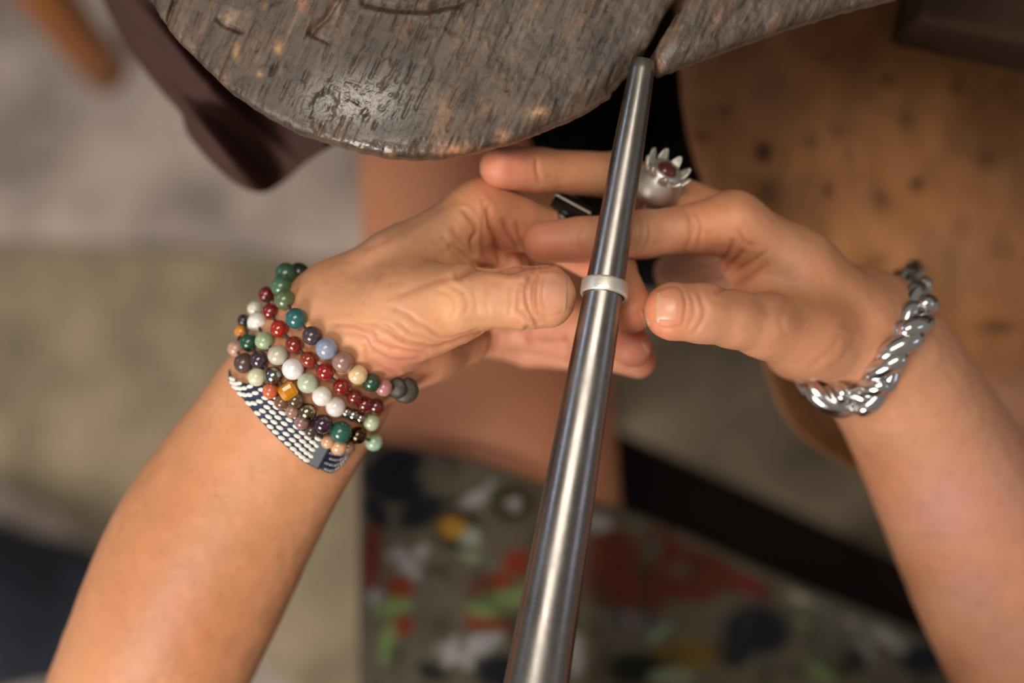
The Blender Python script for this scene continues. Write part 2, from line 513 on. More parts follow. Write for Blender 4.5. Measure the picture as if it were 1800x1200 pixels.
    nt.links.new(a.outputs['Fac'], mr.inputs['Value']); nt.links.new(mr.outputs[0], nt.nodes['Principled BSDF'].inputs['Roughness'])
    o = link('bench_pin', me, m)
    tag(o, 'thick worn dark wooden bench pin with rounded end and sawn slot', 'bench pin')
build_pin()

# ------------------------------------------------------------------ person: hands, arms, legs as one body
def q(u, v, d, r): return (P(u, v, d), r / 1000.0)
def chain(*js, bulge=None, flat=None, ff=1.0):
    js = [q(*j) for j in js]; out = []
    for i, ((a, ra), (b, rb)) in enumerate(zip(js[:-1], js[1:])):
        out.append(limb(a, ra, b, rb, (bulge[i] / 1000.0 if bulge else 0.0), flat, ff))
    return out
ZF = (0, 0, 1)
def arm_chain(*js, ff=0.82, n=28):
    s_ = spline(np.array(js, float), np.linspace(0, 1, n))
    return chain(*[tuple(x) for x in s_], flat=ZF, ff=ff)

def left_arm():
    lo = np.array([-0.19, -0.175, 0.79]); hi = np.array([0.062, 0.075, 0.925])
    fd = Field(lo, hi, 0.00062)
    arm = arm_chain((618, 572, .534, 21), (560, 655, .539, 22.6), (492, 757, .546, 25.5), (378, 935, .560, 31.8), (288, 1130, .577, 33.4), (160, 1450, .61, 37), ff=0.82)
    palm = chain((616, 536, .530, 15.5), (706, 471, .527, 14.3), (846, 370, .536, 10.8))
    palm += chain((620, 560, .535, 15), (845, 420, .552, 11)) + chain((640, 590, .545, 14), (830, 485, .566, 11)) + chain((655, 605, .545, 14), (815, 545, .572, 11))
    palm += chain((655, 596, .528, 14), (745, 606, .540, 12.5), (815, 592, .556, 11)) + chain((700, 632, .532, 8), (760, 622, .545, 9))
    palm += chain((632, 572, .523, 17), (720, 545, .513, 16.5), (812, 527, .506, 12.2)) + chain((690, 560, .516, 15), (800, 545, .512, 11.5))
    palm += chain((700, 500, .527, 15), (800, 468, .536, 10)) + chain((770, 478, .537, 9), (845, 440, .549, 8))
    palm += chain((846, 370, .536, 11.2), (905, 388, .542, 10.2))
    add_group(fd, arm, 0.012, 0.001)
    add_group(fd, palm, 0.007, 0.012)
    add_group(fd, chain((846, 374, .537, 10.6), (978, 414, .548, 9.2), (1076, 472, .536, 8.4), (1112, 546, .519, 8.0)), 0.003, 0.0025)
    add_group(fd, chain((845, 424, .553, 10.6), (958, 556, .574, 9.2), (1066, 572, .556, 8.2), (1112, 611, .538, 7.5)), 0.003, 0.002)
    add_group(fd, chain((830, 485, .567, 10.6), (893, 572, .592, 9.0), (1010, 600, .580, 8), (1122, 634, .557, 6.9)), 0.003, 0.002)
    add_group(fd, chain((815, 545, .573, 10.2), (850, 590, .60, 8), (930, 612, .605, 7.4), (1000, 622, .595, 6.6)), 0.003, 0.002)
    # thumb: lies over the curled index finger
    th = chain((812, 527, .506, 11.4), (868, 525, .503, 9.7), (918, 523, .502, 10.4)) + chain((918, 523, .502, 10.4), (960, 521, .5025, 10.5), flat=ZF, ff=0.88) + chain((962, 507, .504, 7.2), (962, 537, .504, 7.2))
    add_group(fd, th, 0.0035, 0.003)
    return fd

def right_arm():
    lo = np.array([-0.022, -0.155, 0.745]); hi = np.array([0.262, 0.085, 0.925])
    fd = Field(lo, hi, 0.00062)
    arm = arm_chain((1520, 585, .560, 20.8), (1578, 668, .574, 21.8), (1668, 830, .598, 28), (1785, 1050, .626, 36.5), (1930, 1330, .66, 42), ff=0.85)
    ridge = arm_chain((1610, 690, .568, 13), (1740, 905, .592, 20), (1880, 1140, .620, 25), ff=0.9)
    palm = chain((1502, 560, .546, 16), (1400, 470, .540, 14), (1290, 392, .533, 10.6))
    palm += chain((1510, 560, .560, 15), (1285, 395, .553, 10.5)) + chain((1520, 580, .570, 15), (1300, 430, .573, 10.5)) + chain((1520, 600, .575, 14), (1320, 470, .589, 10))
    palm += chain((1482, 602, .546, 15.5), (1420, 590, .534, 15), (1345, 573, .520, 11.8)) + chain((1430, 560, .542, 14), (1345, 525, .536, 10))
    palm += chain((1400, 500, .542, 15), (1312, 462, .544, 10)) + chain((1400, 610, .556, 13), (1490, 628, .560, 13))
    palm += chain((1290, 392, .533, 10.9), (1235, 402, .5325, 9.8))
    add_group(fd, arm, 0.012, 0.001)
    add_group(fd, ridge, 0.01, 0.010)
    add_group(fd, palm, 0.007, 0.012)
    add_group(fd, chain((1290, 394, .533, 10.4), (1130, 412, .5305, 8.7), (1022, 421, .528, 7.9), (957, 425, .528, 7.9), bulge=[-.3, .2, .2]), 0.003, 0.0025)
    add_group(fd, chain((1285, 392, .554, 10.2), (1085, 309, .549, 8.7), (948, 299, .537, 8.0), (881, 294, .529, 8.1), bulge=[0, .1, .3]), 0.003, 0.002)
    add_group(fd, chain((1300, 432, .574, 10), (1190, 478, .60, 8.8), (1262, 505, .622, 8)), 0.003, 0.002)
    add_group(fd, chain((1320, 470, .59, 9.6), (1232, 512, .61, 7.8), (1292, 535, .628, 7)), 0.003, 0.002)
    th = chain((1345, 573, .520, 11.3), (1290, 561, .513, 9.9), (1238, 551, .508, 10.0)) + chain((1238, 551, .508, 10.0), (1183, 547, .506, 10.4), flat=ZF, ff=0.88)
    add_group(fd, th, 0.0035, 0.003)
    return fd

CREASES_L = [  # points, half width px, depth mm
    ([(858, 366), (863, 396), (869, 427), (878, 454)], 4.6, 1.3), ([(884, 388), (891, 414), (905, 437), (920, 465)], 4.4, 1.0), ([(906, 396), (915, 430), (928, 460)], 4.2, .8),
    ([(813, 372), (834, 405), (826, 427), (832, 445)], 4.5, .9), ([(796, 400), (808, 425), (826, 452)], 4.5, .4), ([(795, 432), (822, 456), (845, 466), (870, 470)], 4.5, .7), ([(848, 352), (850, 385), (846, 415), (852, 450)], 4, .4), ([(780, 415), (795, 440), (815, 466)], 4, .3),
    ([(916, 500), (910, 522), (912, 543), (928, 563)], 4.0, .6), ([(934, 481), (923, 503), (922, 522), (929, 548), (945, 566)], 4.2, .75), ([(900, 498), (896, 520), (900, 548)], 3.8, .3), ([(942, 486), (935, 505), (935, 535), (943, 552)], 3.6, .3),
    ([(688, 540), (713, 551), (745, 571), (787, 591), (840, 580)], 4.5, .5), ([(675, 577), (710, 598), (766, 609), (836, 590), (870, 578)], 5, .9), ([(700, 570), (740, 588), (785, 600), (830, 590)], 4, .35),
    ([(584, 572), (647, 577), (668, 604), (710, 618), (750, 618)], 5, .55), ([(640, 610), (650, 637), (696, 655)], 5, .5), ([(600, 584), (640, 592), (655, 612), (690, 632), (738, 628)], 4.5, .45), ([(620, 566), (668, 570), (700, 584)], 4.5, .35),
    ([(770, 512), (790, 520), (800, 540), (795, 556)], 4, .22), ([(790, 505), (812, 515), (822, 532), (815, 552)], 4, .22), ([(838, 497), (834, 520), (838, 550)], 3.8, .18), ([(860, 492), (855, 522), (860, 556)], 3.8, .15),
    ([(730, 470), (770, 450), (806, 425)], 6, .3), ([(700, 520), (760, 495), (812, 488)], 7, .35), ([(640, 440), (720, 398), (800, 350)], 7, .25),
    ([(948, 482), (943, 500), (943, 530), (949, 549)], 3, .35), ([(950, 480), (972, 478), (992, 482)], 3, .3), ([(950, 549), (972, 552), (992, 549)], 3, .3),
    ([(927, 576), (932, 608)], 5, 1.3), ([(874, 584), (868, 616)], 5, .9), ([(992, 590), (1000, 632)], 5, .8), ([(806, 482), (850, 471), (900, 474), (965, 466)], 6, 1.5)]
CREASES_R = [
    ([(1288, 425), (1277, 450), (1248, 470), (1225, 462)], 4.5, .8), ([(1240, 490), (1285, 464), (1308, 440)], 4.5, .8), ([(1262, 512), (1309, 490), (1346, 468)], 4.5, .7), ([(1300, 405), (1312, 425), (1330, 430)], 5, .5), ([(1290, 480), (1330, 455), (1350, 440)], 4, .4),
    ([(1212, 372), (1216, 400), (1206, 440)], 5, .5), ([(1226, 372), (1232, 404), (1222, 446)], 4.5, .35), ([(1124, 378), (1130, 400), (1122, 432)], 4, .4), ([(1136, 374), (1142, 402), (1134, 436)], 4, .3),
    ([(1230, 512), (1240, 548), (1222, 582)], 4.5, .4), ([(1215, 520), (1224, 548), (1210, 572)], 3.8, .3),
    ([(1200, 512), (1206, 540), (1200, 570)], 3.2, .35), ([(1156, 506), (1180, 503), (1200, 511)], 3, .3), ([(1156, 574), (1180, 577), (1200, 571)], 3, .3),
    ([(1385, 530), (1372, 560), (1378, 590), (1360, 612)], 8, .22), ([(1480, 590), (1455, 620), (1430, 640)], 6, .28), ([(1500, 600), (1478, 632), (1452, 652)], 6, .25),
    ([(946, 280), (944, 300), (948, 322)], 4, .5), ([(1080, 285), (1078, 310), (1084, 330)], 4, .4), ([(1022, 398), (1019, 420), (1024, 444)], 4, .3)]

def finish_skin(V, F, creases, seed):
    V = relax(V, F, 2, 0.5)
    N = vert_normals(V, F)
    vis = on_top(V, N)
    u, v, d = to_px(V)
    disp = np.zeros(len(V)); red = np.zeros(len(V))
    wob = 3.0 * vnoise(np.stack([u / 22, v / 22, u * 0], 1), seed)
    for pts, w, a in creases:
        if len(pts) > 2: pts = [tuple(x) for x in spline(pts, np.linspace(0, 1, 12))]
        s = poly_dist(u + wob, v - wob, pts)
        ends = smoothstep(0, 14, np.minimum(np.hypot(u - pts[0][0], v - pts[0][1]), np.hypot(u - pts[-1][0], v - pts[-1][1])) + 5)
        w = w * 0.85
        g = np.exp(-(s / w) ** 2) * ends
        rd = np.exp(-((s - 2.6 * w) / (1.5 * w)) ** 2) * ends
        disp += vis * (-a * 0.85e-3 * g + 0.22 * a * 1e-3 * rd)
        red = np.maximum(red, vis * g * min(1, a * 1.4))
    disp += 0.00022 * fbm(V * 170, seed + 3, 2)
    V = V + N * disp[:, None]
    return V, N, red

SKIN_TINTS = [  # u, v, radius px, d limits, colour, weight
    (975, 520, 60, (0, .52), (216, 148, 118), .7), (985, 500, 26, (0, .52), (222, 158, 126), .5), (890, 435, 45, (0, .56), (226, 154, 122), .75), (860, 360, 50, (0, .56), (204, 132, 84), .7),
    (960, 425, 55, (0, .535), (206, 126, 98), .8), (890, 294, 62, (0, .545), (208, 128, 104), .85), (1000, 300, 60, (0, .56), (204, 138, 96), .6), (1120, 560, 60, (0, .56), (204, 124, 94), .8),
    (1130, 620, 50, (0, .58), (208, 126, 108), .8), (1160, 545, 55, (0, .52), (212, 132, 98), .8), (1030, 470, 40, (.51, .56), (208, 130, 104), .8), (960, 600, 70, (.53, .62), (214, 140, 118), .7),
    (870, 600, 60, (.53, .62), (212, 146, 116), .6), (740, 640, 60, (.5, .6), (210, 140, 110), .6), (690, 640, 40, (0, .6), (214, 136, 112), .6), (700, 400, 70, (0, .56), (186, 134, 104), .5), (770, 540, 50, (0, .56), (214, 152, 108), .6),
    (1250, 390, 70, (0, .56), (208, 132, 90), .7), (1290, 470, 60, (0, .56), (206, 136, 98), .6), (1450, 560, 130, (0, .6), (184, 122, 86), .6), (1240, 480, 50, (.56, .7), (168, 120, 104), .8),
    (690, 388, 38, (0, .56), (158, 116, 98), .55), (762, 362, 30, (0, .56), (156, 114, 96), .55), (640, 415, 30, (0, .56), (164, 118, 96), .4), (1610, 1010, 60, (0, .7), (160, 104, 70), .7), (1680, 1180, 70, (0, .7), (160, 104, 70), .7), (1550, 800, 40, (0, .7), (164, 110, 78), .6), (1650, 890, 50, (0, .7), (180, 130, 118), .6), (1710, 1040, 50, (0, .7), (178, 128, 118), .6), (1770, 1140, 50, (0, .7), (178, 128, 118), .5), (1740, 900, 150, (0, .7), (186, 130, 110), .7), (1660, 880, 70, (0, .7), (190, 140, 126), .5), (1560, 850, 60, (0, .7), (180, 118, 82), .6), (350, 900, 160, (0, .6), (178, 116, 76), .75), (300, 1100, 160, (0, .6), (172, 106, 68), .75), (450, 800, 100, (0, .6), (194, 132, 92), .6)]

def skin_color(V, red, base):
    u, v, d = to_px(V)
    c = np.tile(lin(base), (len(V), 1))
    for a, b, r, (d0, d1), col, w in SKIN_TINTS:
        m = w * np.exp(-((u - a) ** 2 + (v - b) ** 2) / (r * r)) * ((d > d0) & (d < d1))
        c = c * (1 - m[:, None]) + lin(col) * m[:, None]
    mott = fbm(V * 130, 51, 3)
    c = c * (1 + 0.10 * mott[:, None])
    fre = smoothstep(0.62, 0.72, vnoise(V * 420, 53)) * 0.10
    c = c * (1 - fre[:, None] * np.array([0.6, 1, 1.2]))
    m = 0.45 * red[:, None]
    return c * (1 - m) + lin((168, 88, 64)) * m

def build_body():
    Vs, Fs, Cs = [], [], []; n = 0
    for fd, cr, base, sd_ in ((left_arm(), CREASES_L, (198, 142, 104), 61), (right_arm(), CREASES_R, (188, 134, 102), 71)):
        V, F = surface_nets(fd.F, fd.lo, fd.h)
        V, N, red = finish_skin(V, F, cr, sd_)
        Vs.append(V); Cs.append(skin_color(V, red, base)); Fs.append(F + n); n += len(V)
    # the rest of the body, coarser: upper arms, shoulders, torso, head, legs
    fd = Field((-0.36, -0.72, 0.0), (0.66, 0.34, 1.42), 0.006)
    le = P(160, 1450, .61); re = P(1930, 1330, .66)
    body = [limb(P(300, 1100, .575), .031, le, .037, 0, ZF, .82), limb(le, .037, (-0.14, -0.44, 1.04), .05), limb(P(1765, 1012, .612), .030, re, .036, 0, ZF, .85), limb(re, .037, (0.25, -0.44, 1.04), .05),
            limb((-0.13, -.45, 1.04), .055, (0.24, -.45, 1.04), .055), limb((0.055, -.50, .655), .15, (0.055, -.47, .98), .15, 0, (0, 1, 0), .72),
            limb((0.055, -.45, 1.0), .06, (0.055, -.42, 1.17), .055), limb((0.055, -.39, 1.24), .085, (0.055, -.41, 1.30), .095), limb((0.055, -.30, 1.22), .012, (0.055, -.315, 1.25), .009)]
    add_group(fd, body, 0.03, 0.01)
    legs = [limb((0.0, -.46, .60), .088, (-.0165, .09, .628), .064), limb((-.0165, .09, .626), .062, (-.0165, .13, .62), .058), limb((-.0165, .13, .60), .054, (-.03, .16, .10), .036), limb((-.03, .15, .045), .04, (-.03, .28, .03), .034),
            limb((.13, -.46, .575), .082, (.42, -.25, .545), .062), limb((.42, -.25, .54), .058, (.50, -.26, .10), .036), limb((.50, -.27, .045), .04, (.53, -.15, .03), .034)]
    add_group(fd, legs, 0.02, 0.03)
    V, F = surface_nets(fd.F, fd.lo, fd.h); V = relax(V, F, 3)
    Vs.append(V); Fs.append(F + n)
    u, v, d = to_px(V)
    c = np.tile(lin((208, 140, 106)), (len(V), 1))
    Cs.append(c)
    return np.concatenate(Vs), np.concatenate(Fs), np.concatenate(Cs)

person = thing('person', 'person sitting with bare forearms, steadying a ring on a steel mandrel with both hands', 'person', (0.05, -0.45, 0.0))
m_skin = material('skin', attr='tint', rough=0.5, spec=0.4, sss=0.2, bump=[('voronoi', 1300, 0.12, 0.0002, (1, 1, 1)), ('noise', 900, 0.14, 0.0003, (1, 1, 1)), ('noise', 2600, 0.12, 0.0002, (1, 1, 1))])
BV, BF, BC = build_body()
body_me = make_mesh('body', BV - np.array(person.location), BF.astype(np.int32))
set_color(body_me, BC)
body = link('body', body_me, m_skin, person)
n_arms = int((BF.max(1) < len(BV)).sum())
BVH = BVHTree.FromPolygons([tuple(x) for x in BV.tolist()], BF.tolist()) if len(BV) < 2_000_000 else None

def surf(u, v):
    """where the line of sight through u, v meets the body"""
    o = Vector((0, 0, CAM_H)); dr = Vector(P(u, v, 1.0)) - o; dr.normalize()
    p, nrm, i, dist = BVH.ray_cast(o, dr)
    return (np.array(p), np.array(nrm)) if p is not None else (None, None)

m_nail = material('nail', attr='tint', rough=0.3, spec=0.5, sss=0.15)
def nail(cu, cv, ax, length, width, label=None, white=0.10, n=14):
    """a nail plate lying on the finger: centre, direction of the free edge, length and width in px"""
    ax = np.array(ax, float); ax /= np.linalg.norm(ax); bx = np.array([-ax[1], ax[0]])
    top = []; col = []
    for i in range(n):
        for j in range(n):
            s = (i / (n - 1) - 0.5) * 2; t = (j / (n - 1) - 0.5) * 2
            # rounded-square outline
            k = (1 - 0.10 * t * t) if s > 0 else (1 - 0.22 * t * t)
            w = 1 - 0.10 * s * s
            p = np.array([cu, cv]) + ax * s * 0.5 * length * k + bx * t * 0.5 * width * w
            x, nr = surf(*p)
            if x is None: x, nr = surf(cu, cv)
            edge = max(abs(s), abs(t))
            lift = 0.00035 * (1 - edge ** 6) - 0.0003 * edge ** 8 + (0.0005 * (s > 0.7))
            top.append(x + nr * lift)
            wh = smoothstep(1 - 2 * white - .1, 1 - 2 * white + .1, s - 0.12 * (1 - t * t))
            col.append(lin((214, 150, 122)) * (1 - wh) + lin((206, 158, 122)) * wh)
    top = np.array(top).reshape(n, n, 3)
    # ease the plate into one smooth curve
    for _ in range(6):
        m_ = top.copy(); m_[1:-1, 1:-1] = 0.25 * (top[:-2, 1:-1] + top[2:, 1:-1] + top[1:-1, :-2] + top[1:-1, 2:]); top = m_
    V, F = thick_sheet(top.reshape(-1, 3), n, n, 0.0005)
    o = part('nail', V, F, m_nail, body)
    set_color(o.data, np.concatenate([col, col]))
    if label: o['label'] = label
nail(972, 515, (1, 0.03), 50, 66)
nail(1176, 541, (-1, -0.06), 46, 60)
nail(1134, 560, (0.4, 1), 30, 12, white=.3)
nail(1136, 609, (0.6, 0.8), 26, 14, white=.3)

# skirt with a flower print, draped over the lap
def build_skirt():
    ns, nt_ = 170, 130
    s = np.linspace(0, 1, ns)
    sec = np.array([(-.079, .50), (-.082, .57), (-.0835, .635), (-.066, .680), (-.016, .7015), (.036, .680), (.066, .650), (.10, .622), (.15, .607), (.21, .608), (.27, .622), (.34, .640), (.42, .640)])
    hem = np.array([-.046, -.046, -.048, -.052, -.060, -.080, -.092, -.108, -.132, -.156, -.178, -.20, -.23])
    xs, zs = spline(sec, s).T; hy = spline(hem[:, None], s)[:, 0]
    t = np.linspace(0, 1, nt_)
    S, T = np.meshgrid(s, t, indexing='ij')
    X = np.repeat(xs[:, None], nt_, 1); Z = np.repeat(zs[:, None], nt_, 1)
    Y = hy[:, None] * (1 - t) + (-.40) * t
    Z = Z + 0.02 * T * 0.3
    p = np.stack([X.ravel() * 14 + 0.2 * Y.ravel(), Y.ravel() * 7, Z.ravel() * 0], 1)
    Z = Z + (0.006 * fbm(p, 81, 2)).reshape(Z.shape) * smoothstep(0.38, 0.6, S)
    top = np.stack([X, Y, Z], -1).reshape(-1, 3)
    V, F = thick_sheet(top, ns, nt_, 0.0016)
    u, v, d = to_px(V)
    c = np.tile(lin((112, 104, 88)), (len(V), 1))
    def blob(a, b, ru, rv, ang, col, soft=0.25):
        nonlocal c
        x = u - a; y = v - b; ca, sa = math.cos(math.radians(ang)), math.sin(math.radians(ang))
        q_ = np.sqrt(((x * ca + y * sa) / ru) ** 2 + ((-x * sa + y * ca) / rv) ** 2)
        w = (1 - smoothstep(1 - soft, 1 + soft, q_))[:, None]
        c = c * (1 - w) + lin(col) * w
    NV, WH, RD, GN, YL, DK, PG = (34, 36, 46), (184, 180, 180), (146, 62, 38), (138, 158, 100), (190, 140, 40), (58, 54, 42), (150, 160, 130)
    def flower(a, b, r, col=WH, k=7, a0=0):
        rf = random.Random(int(a + b))
        for i in range(k):
            w = a0 + i * 2 * math.pi / k + rf.uniform(-.25, .25); l = rf.uniform(.55, 1.0)
            if i == k - 2: continue
            blob(a + math.cos(w) * r * .62 * l, b + math.sin(w) * r * .62 * l, r * .46 * l, r * rf.uniform(.14, .24), math.degrees(w), col)
    for a, b, r, g in ((690, 850, 60, 20), (740, 900, 45, -30), (660, 900, 34, 60), (700, 812, 46, 0)): blob(a, b, r, r * .55, g, NV)
    flower(724, 980, 46, WH, 7, .3); blob(836, 874, 34, 10, -35, WH); blob(852, 868, 26, 8, -60, (170, 168, 164))
    blob(900, 884, 42, 36, 0, (70, 66, 44)); blob(904, 885, 12, 12, 0, WH)
    blob(806, 930, 48, 40, 20, DK); blob(795, 928, 24, 19, 10, YL); blob(829, 946, 20, 19, 0, PG); blob(830, 946, 9, 9, 0, WH)
    blob(838, 984, 34, 8, 28, PG)
    blob(912, 988, 26, 24, 0, RD)
    blob(862, 1028, 42, 20, -18, RD); blob(862, 1096, 44, 20, 12, RD); blob(872, 1062, 48, 24, -8, GN); blob(920, 1050, 30, 18, -40, GN)
    blob(702, 1032, 24, 20, 30, RD); blob(706, 1100, 22, 18, -20, RD); blob(690, 1066, 36, 16, -10, GN); blob(682, 1130, 14, 40, 8, GN); blob(652, 980, 16, 60, 4, (130, 52, 38)); blob(662, 1050, 14, 14, 0, WH)
    flower(810, 1140, 50, WH, 8, .2); blob(860, 1130, 30, 12, -40, (180, 180, 184)); blob(760, 1180, 30, 14, 20, NV); blob(880, 1180, 46, 30, 0, NV)
    # right-hand side of the lap, reds dulled to carry its shade
    blob(1055, 920, 26, 16, 30, WH); blob(1090, 1010, 62, 70, 20, (112, 54, 36)); blob(1130, 1040, 66, 40, -20, (112, 54, 36)); blob(1075, 960, 40, 30, 0, (112, 54, 36))
    blob(1160, 960, 44, 30, 30, (112, 54, 36)); blob(1250, 1000, 66, 26, 30, (112, 54, 36)); blob(1220, 1035, 48, 24, 0, (112, 54, 36)); blob(1320, 1030, 40, 16, 30, (130, 52, 42))
    blob(1330, 1110, 60, 48, 0, NV); blob(1290, 1150, 30, 24, 0, NV); blob(1160, 1110, 24, 10, -40, (150, 178, 150)); blob(1110, 1090, 60, 18, 10, (118, 112, 116))
    blob(1210, 1150, 60, 26, 0, (132, 104, 44)); blob(1120, 1175, 56, 28, 0, (30, 32, 26)); blob(1180, 1190, 40, 16, 0, PG)
    blob(1420, 1060, 40, 10, 30, (190, 186, 170)); blob(1450, 1080, 30, 9, 60, (180, 178, 166)); blob(1420, 1095, 18, 12, 0, GN); blob(1530, 1110, 50, 10, 25, WH); blob(1575, 1130, 44, 10, 40, (190, 188, 182)); blob(1520, 1140, 36, 9, 60, WH)
    blob(1480, 1160, 50, 30, 0, (44, 44, 36)); blob(1620, 1160, 40, 26, 0, (30, 34, 56)); blob(1010, 1150, 14, 40, 0, WH); blob(1440, 1180, 30, 12, 30, GN); blob(1700, 1190, 40, 30, 0, (110, 40, 26))
    br = fbm(V * np.array([70, 70, 70]), 121, 3); w_ = (smoothstep(0.12, 0.4, br) * 0.65)[:, None]; c = c * (1 - w_) + lin((64, 60, 50)) * w_
    br = fbm(V * np.array([45, 45, 45]) + 7, 125, 3); w_ = (smoothstep(0.28, 0.42, br) * smoothstep(1000, 1100, u) * 0.8)[:, None]; c = c * (1 - w_) + lin((108, 104, 90)) * w_
    c = c * (0.62 - 0.14 * smoothstep(1000, 1200, u))[:, None]  # right side of the lap darkened further, its shade painted in
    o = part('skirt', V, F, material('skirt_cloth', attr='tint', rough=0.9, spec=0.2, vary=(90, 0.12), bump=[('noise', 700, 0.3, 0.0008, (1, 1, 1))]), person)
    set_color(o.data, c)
    o['label'] = 'grey green skirt printed with white and red flowers'
build_skirt()

def build_blouse():
    fd = Field((-0.25, -0.72, 0.55), (0.36, -0.25, 1.14), 0.008)
    add_group(fd, [limb((0.055, -.50, .63), .158, (0.055, -.47, .98), .158, 0, (0, 1, 0), .74), limb((-0.12, -.45, 1.03), .062, (0.23, -.45, 1.03), .062), limb((-0.14, -.44, 1.03), .06, (-.15, -.38, .95), .058), limb((0.25, -.44, 1.03), .06, (.255, -.38, .95), .058)], 0.03, 0.01)
    V, F = surface_nets(fd.F, fd.lo, fd.h); V = relax(V, F, 2)
    part('blouse', V, F.astype(np.int32), material('blouse_cloth', (66, 62, 56), 0.9), person)
    fd = Field((-0.08, -.54, 1.15), (0.19, -.26, 1.44), 0.006)
    add_group(fd, [limb((0.055, -.415, 1.27), .092, (0.055, -.425, 1.315), .098), limb((0.055, -.49, 1.20), .05, (0.055, -.46, 1.30), .07)], 0.02, 0.01)
    V, F = surface_nets(fd.F, fd.lo, fd.h)
    part('hair', V, F.astype(np.int32), material('hair', (60, 40, 26), 0.6), person)
build_blouse()

# ------------------------------------------------------------------ ring mandrel and the ring on it
def mandrel_axis(v):
    u = 1130.5 - 0.172 * (v - 110); d = 0.509 - 0.024 * (v - 110) / 1090.0
    return P(u, v, d), d
def build_mandrel():
    tip, _ = mandrel_axis(107); base, _ = mandrel_axis(1300)
    ax = base - tip; Lh = np.linalg.norm(ax); ax /= Lh
    prof = []
    ws = [(107, 44), (180, 50.5), (260, 56), (350, 59.5), (430, 64), (512, 70), (630, 78), (770, 87), (900, 95.5), (1050, 105), (1210, 116), (1300, 122)]
    vs = np.array([w[0] for w in ws], float); wd = np.array([w[1] for w in ws], float)
    for v in np.linspace(107, 1300, 64):
        p, d = mandrel_axis(v)
        prof.append((float((p - tip) @ ax), float(np.interp(v, vs, wd) * 0.985 / 2 * d / FPX)))
    r0 = prof[0][1]
    r1 = prof[-1][1]
    head = [(0.0, r0 - 0.00015), (0.00015, r0)]
    tail = [(Lh + 0.03, r1 + 0.0012), (Lh + 0.031, r1 + 0.0008), (Lh + 0.032, r1 - 0.002), (Lh + 0.040, r1 - 0.003), (Lh + 0.10, r1 - 0.004), (Lh + 0.102, r1 - 0.006)]
    root = thing('ring_mandrel', 'long tapered polished steel ring mandrel leaning against the bench pin', 'mandrel', tuple(base))
    V, F = lathe(head + prof[1:], tip, ax, 128)
    m = material('polished_steel', (136, 131, 127), 0.3, 1.0, vary=(400, 0.12, (1, 1, 1)))
    nt = m.node_tree; N = nt.nodes; L = nt.links
    # smear, scratches along the shaft, pits
    tc = N.new('ShaderNodeTexCoord'); mp = N.new('ShaderNodeMapping'); mp.inputs['Rotation'].default_value = (0, 0, math.radians(-9.8)); mp.inputs['Scale'].default_value = (900, 60, 400)
    L.new(tc.outputs['Object'], mp.inputs['Vector'])
    nz = N.new('ShaderNodeTexNoise'); nz.inputs['Scale'].default_value = 1.0; nz.inputs['Detail'].default_value = 5
    L.new(mp.outputs[0], nz.inputs['Vector'])
    bp = N.new('ShaderNodeBump'); bp.inputs['Strength'].default_value = 0.10; bp.inputs['Distance'].default_value = 0.0002
    L.new(nz.outputs[0], bp.inputs['Height']); L.new(bp.outputs[0], N['Principled BSDF'].inputs['Normal'])
    n2 = N.new('ShaderNodeTexNoise'); n2.inputs['Scale'].default_value = 45; n2.inputs['Detail'].default_value = 6
    L.new(tc.outputs['Object'], n2.inputs['Vector'])
    mr = N.new('ShaderNodeMapRange'); mr.inputs['From Min'].default_value = 0.3; mr.inputs['From Max'].default_value = 0.7; mr.inputs['To Min'].default_value = 0.24; mr.inputs['To Max'].default_value = 0.38
    L.new(n2.outputs[0], mr.inputs['Value']); L.new(mr.outputs[0], N['Principled BSDF'].inputs['Roughness'])
    part('shaft', V, F, m, root)
    V, F = lathe([(Lh, r1 - 0.0008)] + tail, tip, ax, 64)
    h = part('handle', V, F, material('dark_steel', (70, 66, 62), 0.4, 1.0), root)
    # ring seated on the taper
    c, d = mandrel_axis(509)
    r_in = 0.0070; ow = 0.0014; wd2 = 0.0027
    prof = []
    for k in range(20):
        w = 2 * math.pi * k / 20; cx, sx = math.cos(w), math.sin(w)
        prof.append((wd2 * np.sign(cx) * abs(cx) ** 0.45, r_in + ow * 0.5 + ow * 0.5 * np.sign(sx) * abs(sx) ** 0.6 + 0.0001))
    tilt = ax.copy(); tilt[2] += 0.19; tilt[0] += 0.02
    V, F = lathe(prof[::-1], c, tilt, 96, closed=True)
    V = V + np.array([0.0002, 0, 0.0001])
    me = make_mesh('silver_ring', V - c, F)
    o = link('silver_ring', me, material('brushed_silver', (236, 228, 216), 0.42, 0.85, vary=(900, 0.08, (0.2, 1, 1)), bump=[('noise', 1500, 0.2, 0.0003, (0.2, 1, 1))]), loc=tuple(c))
    tag(o, 'plain satin silver band pushed onto the steel mandrel between the thumbs', 'ring')
build_mandrel()

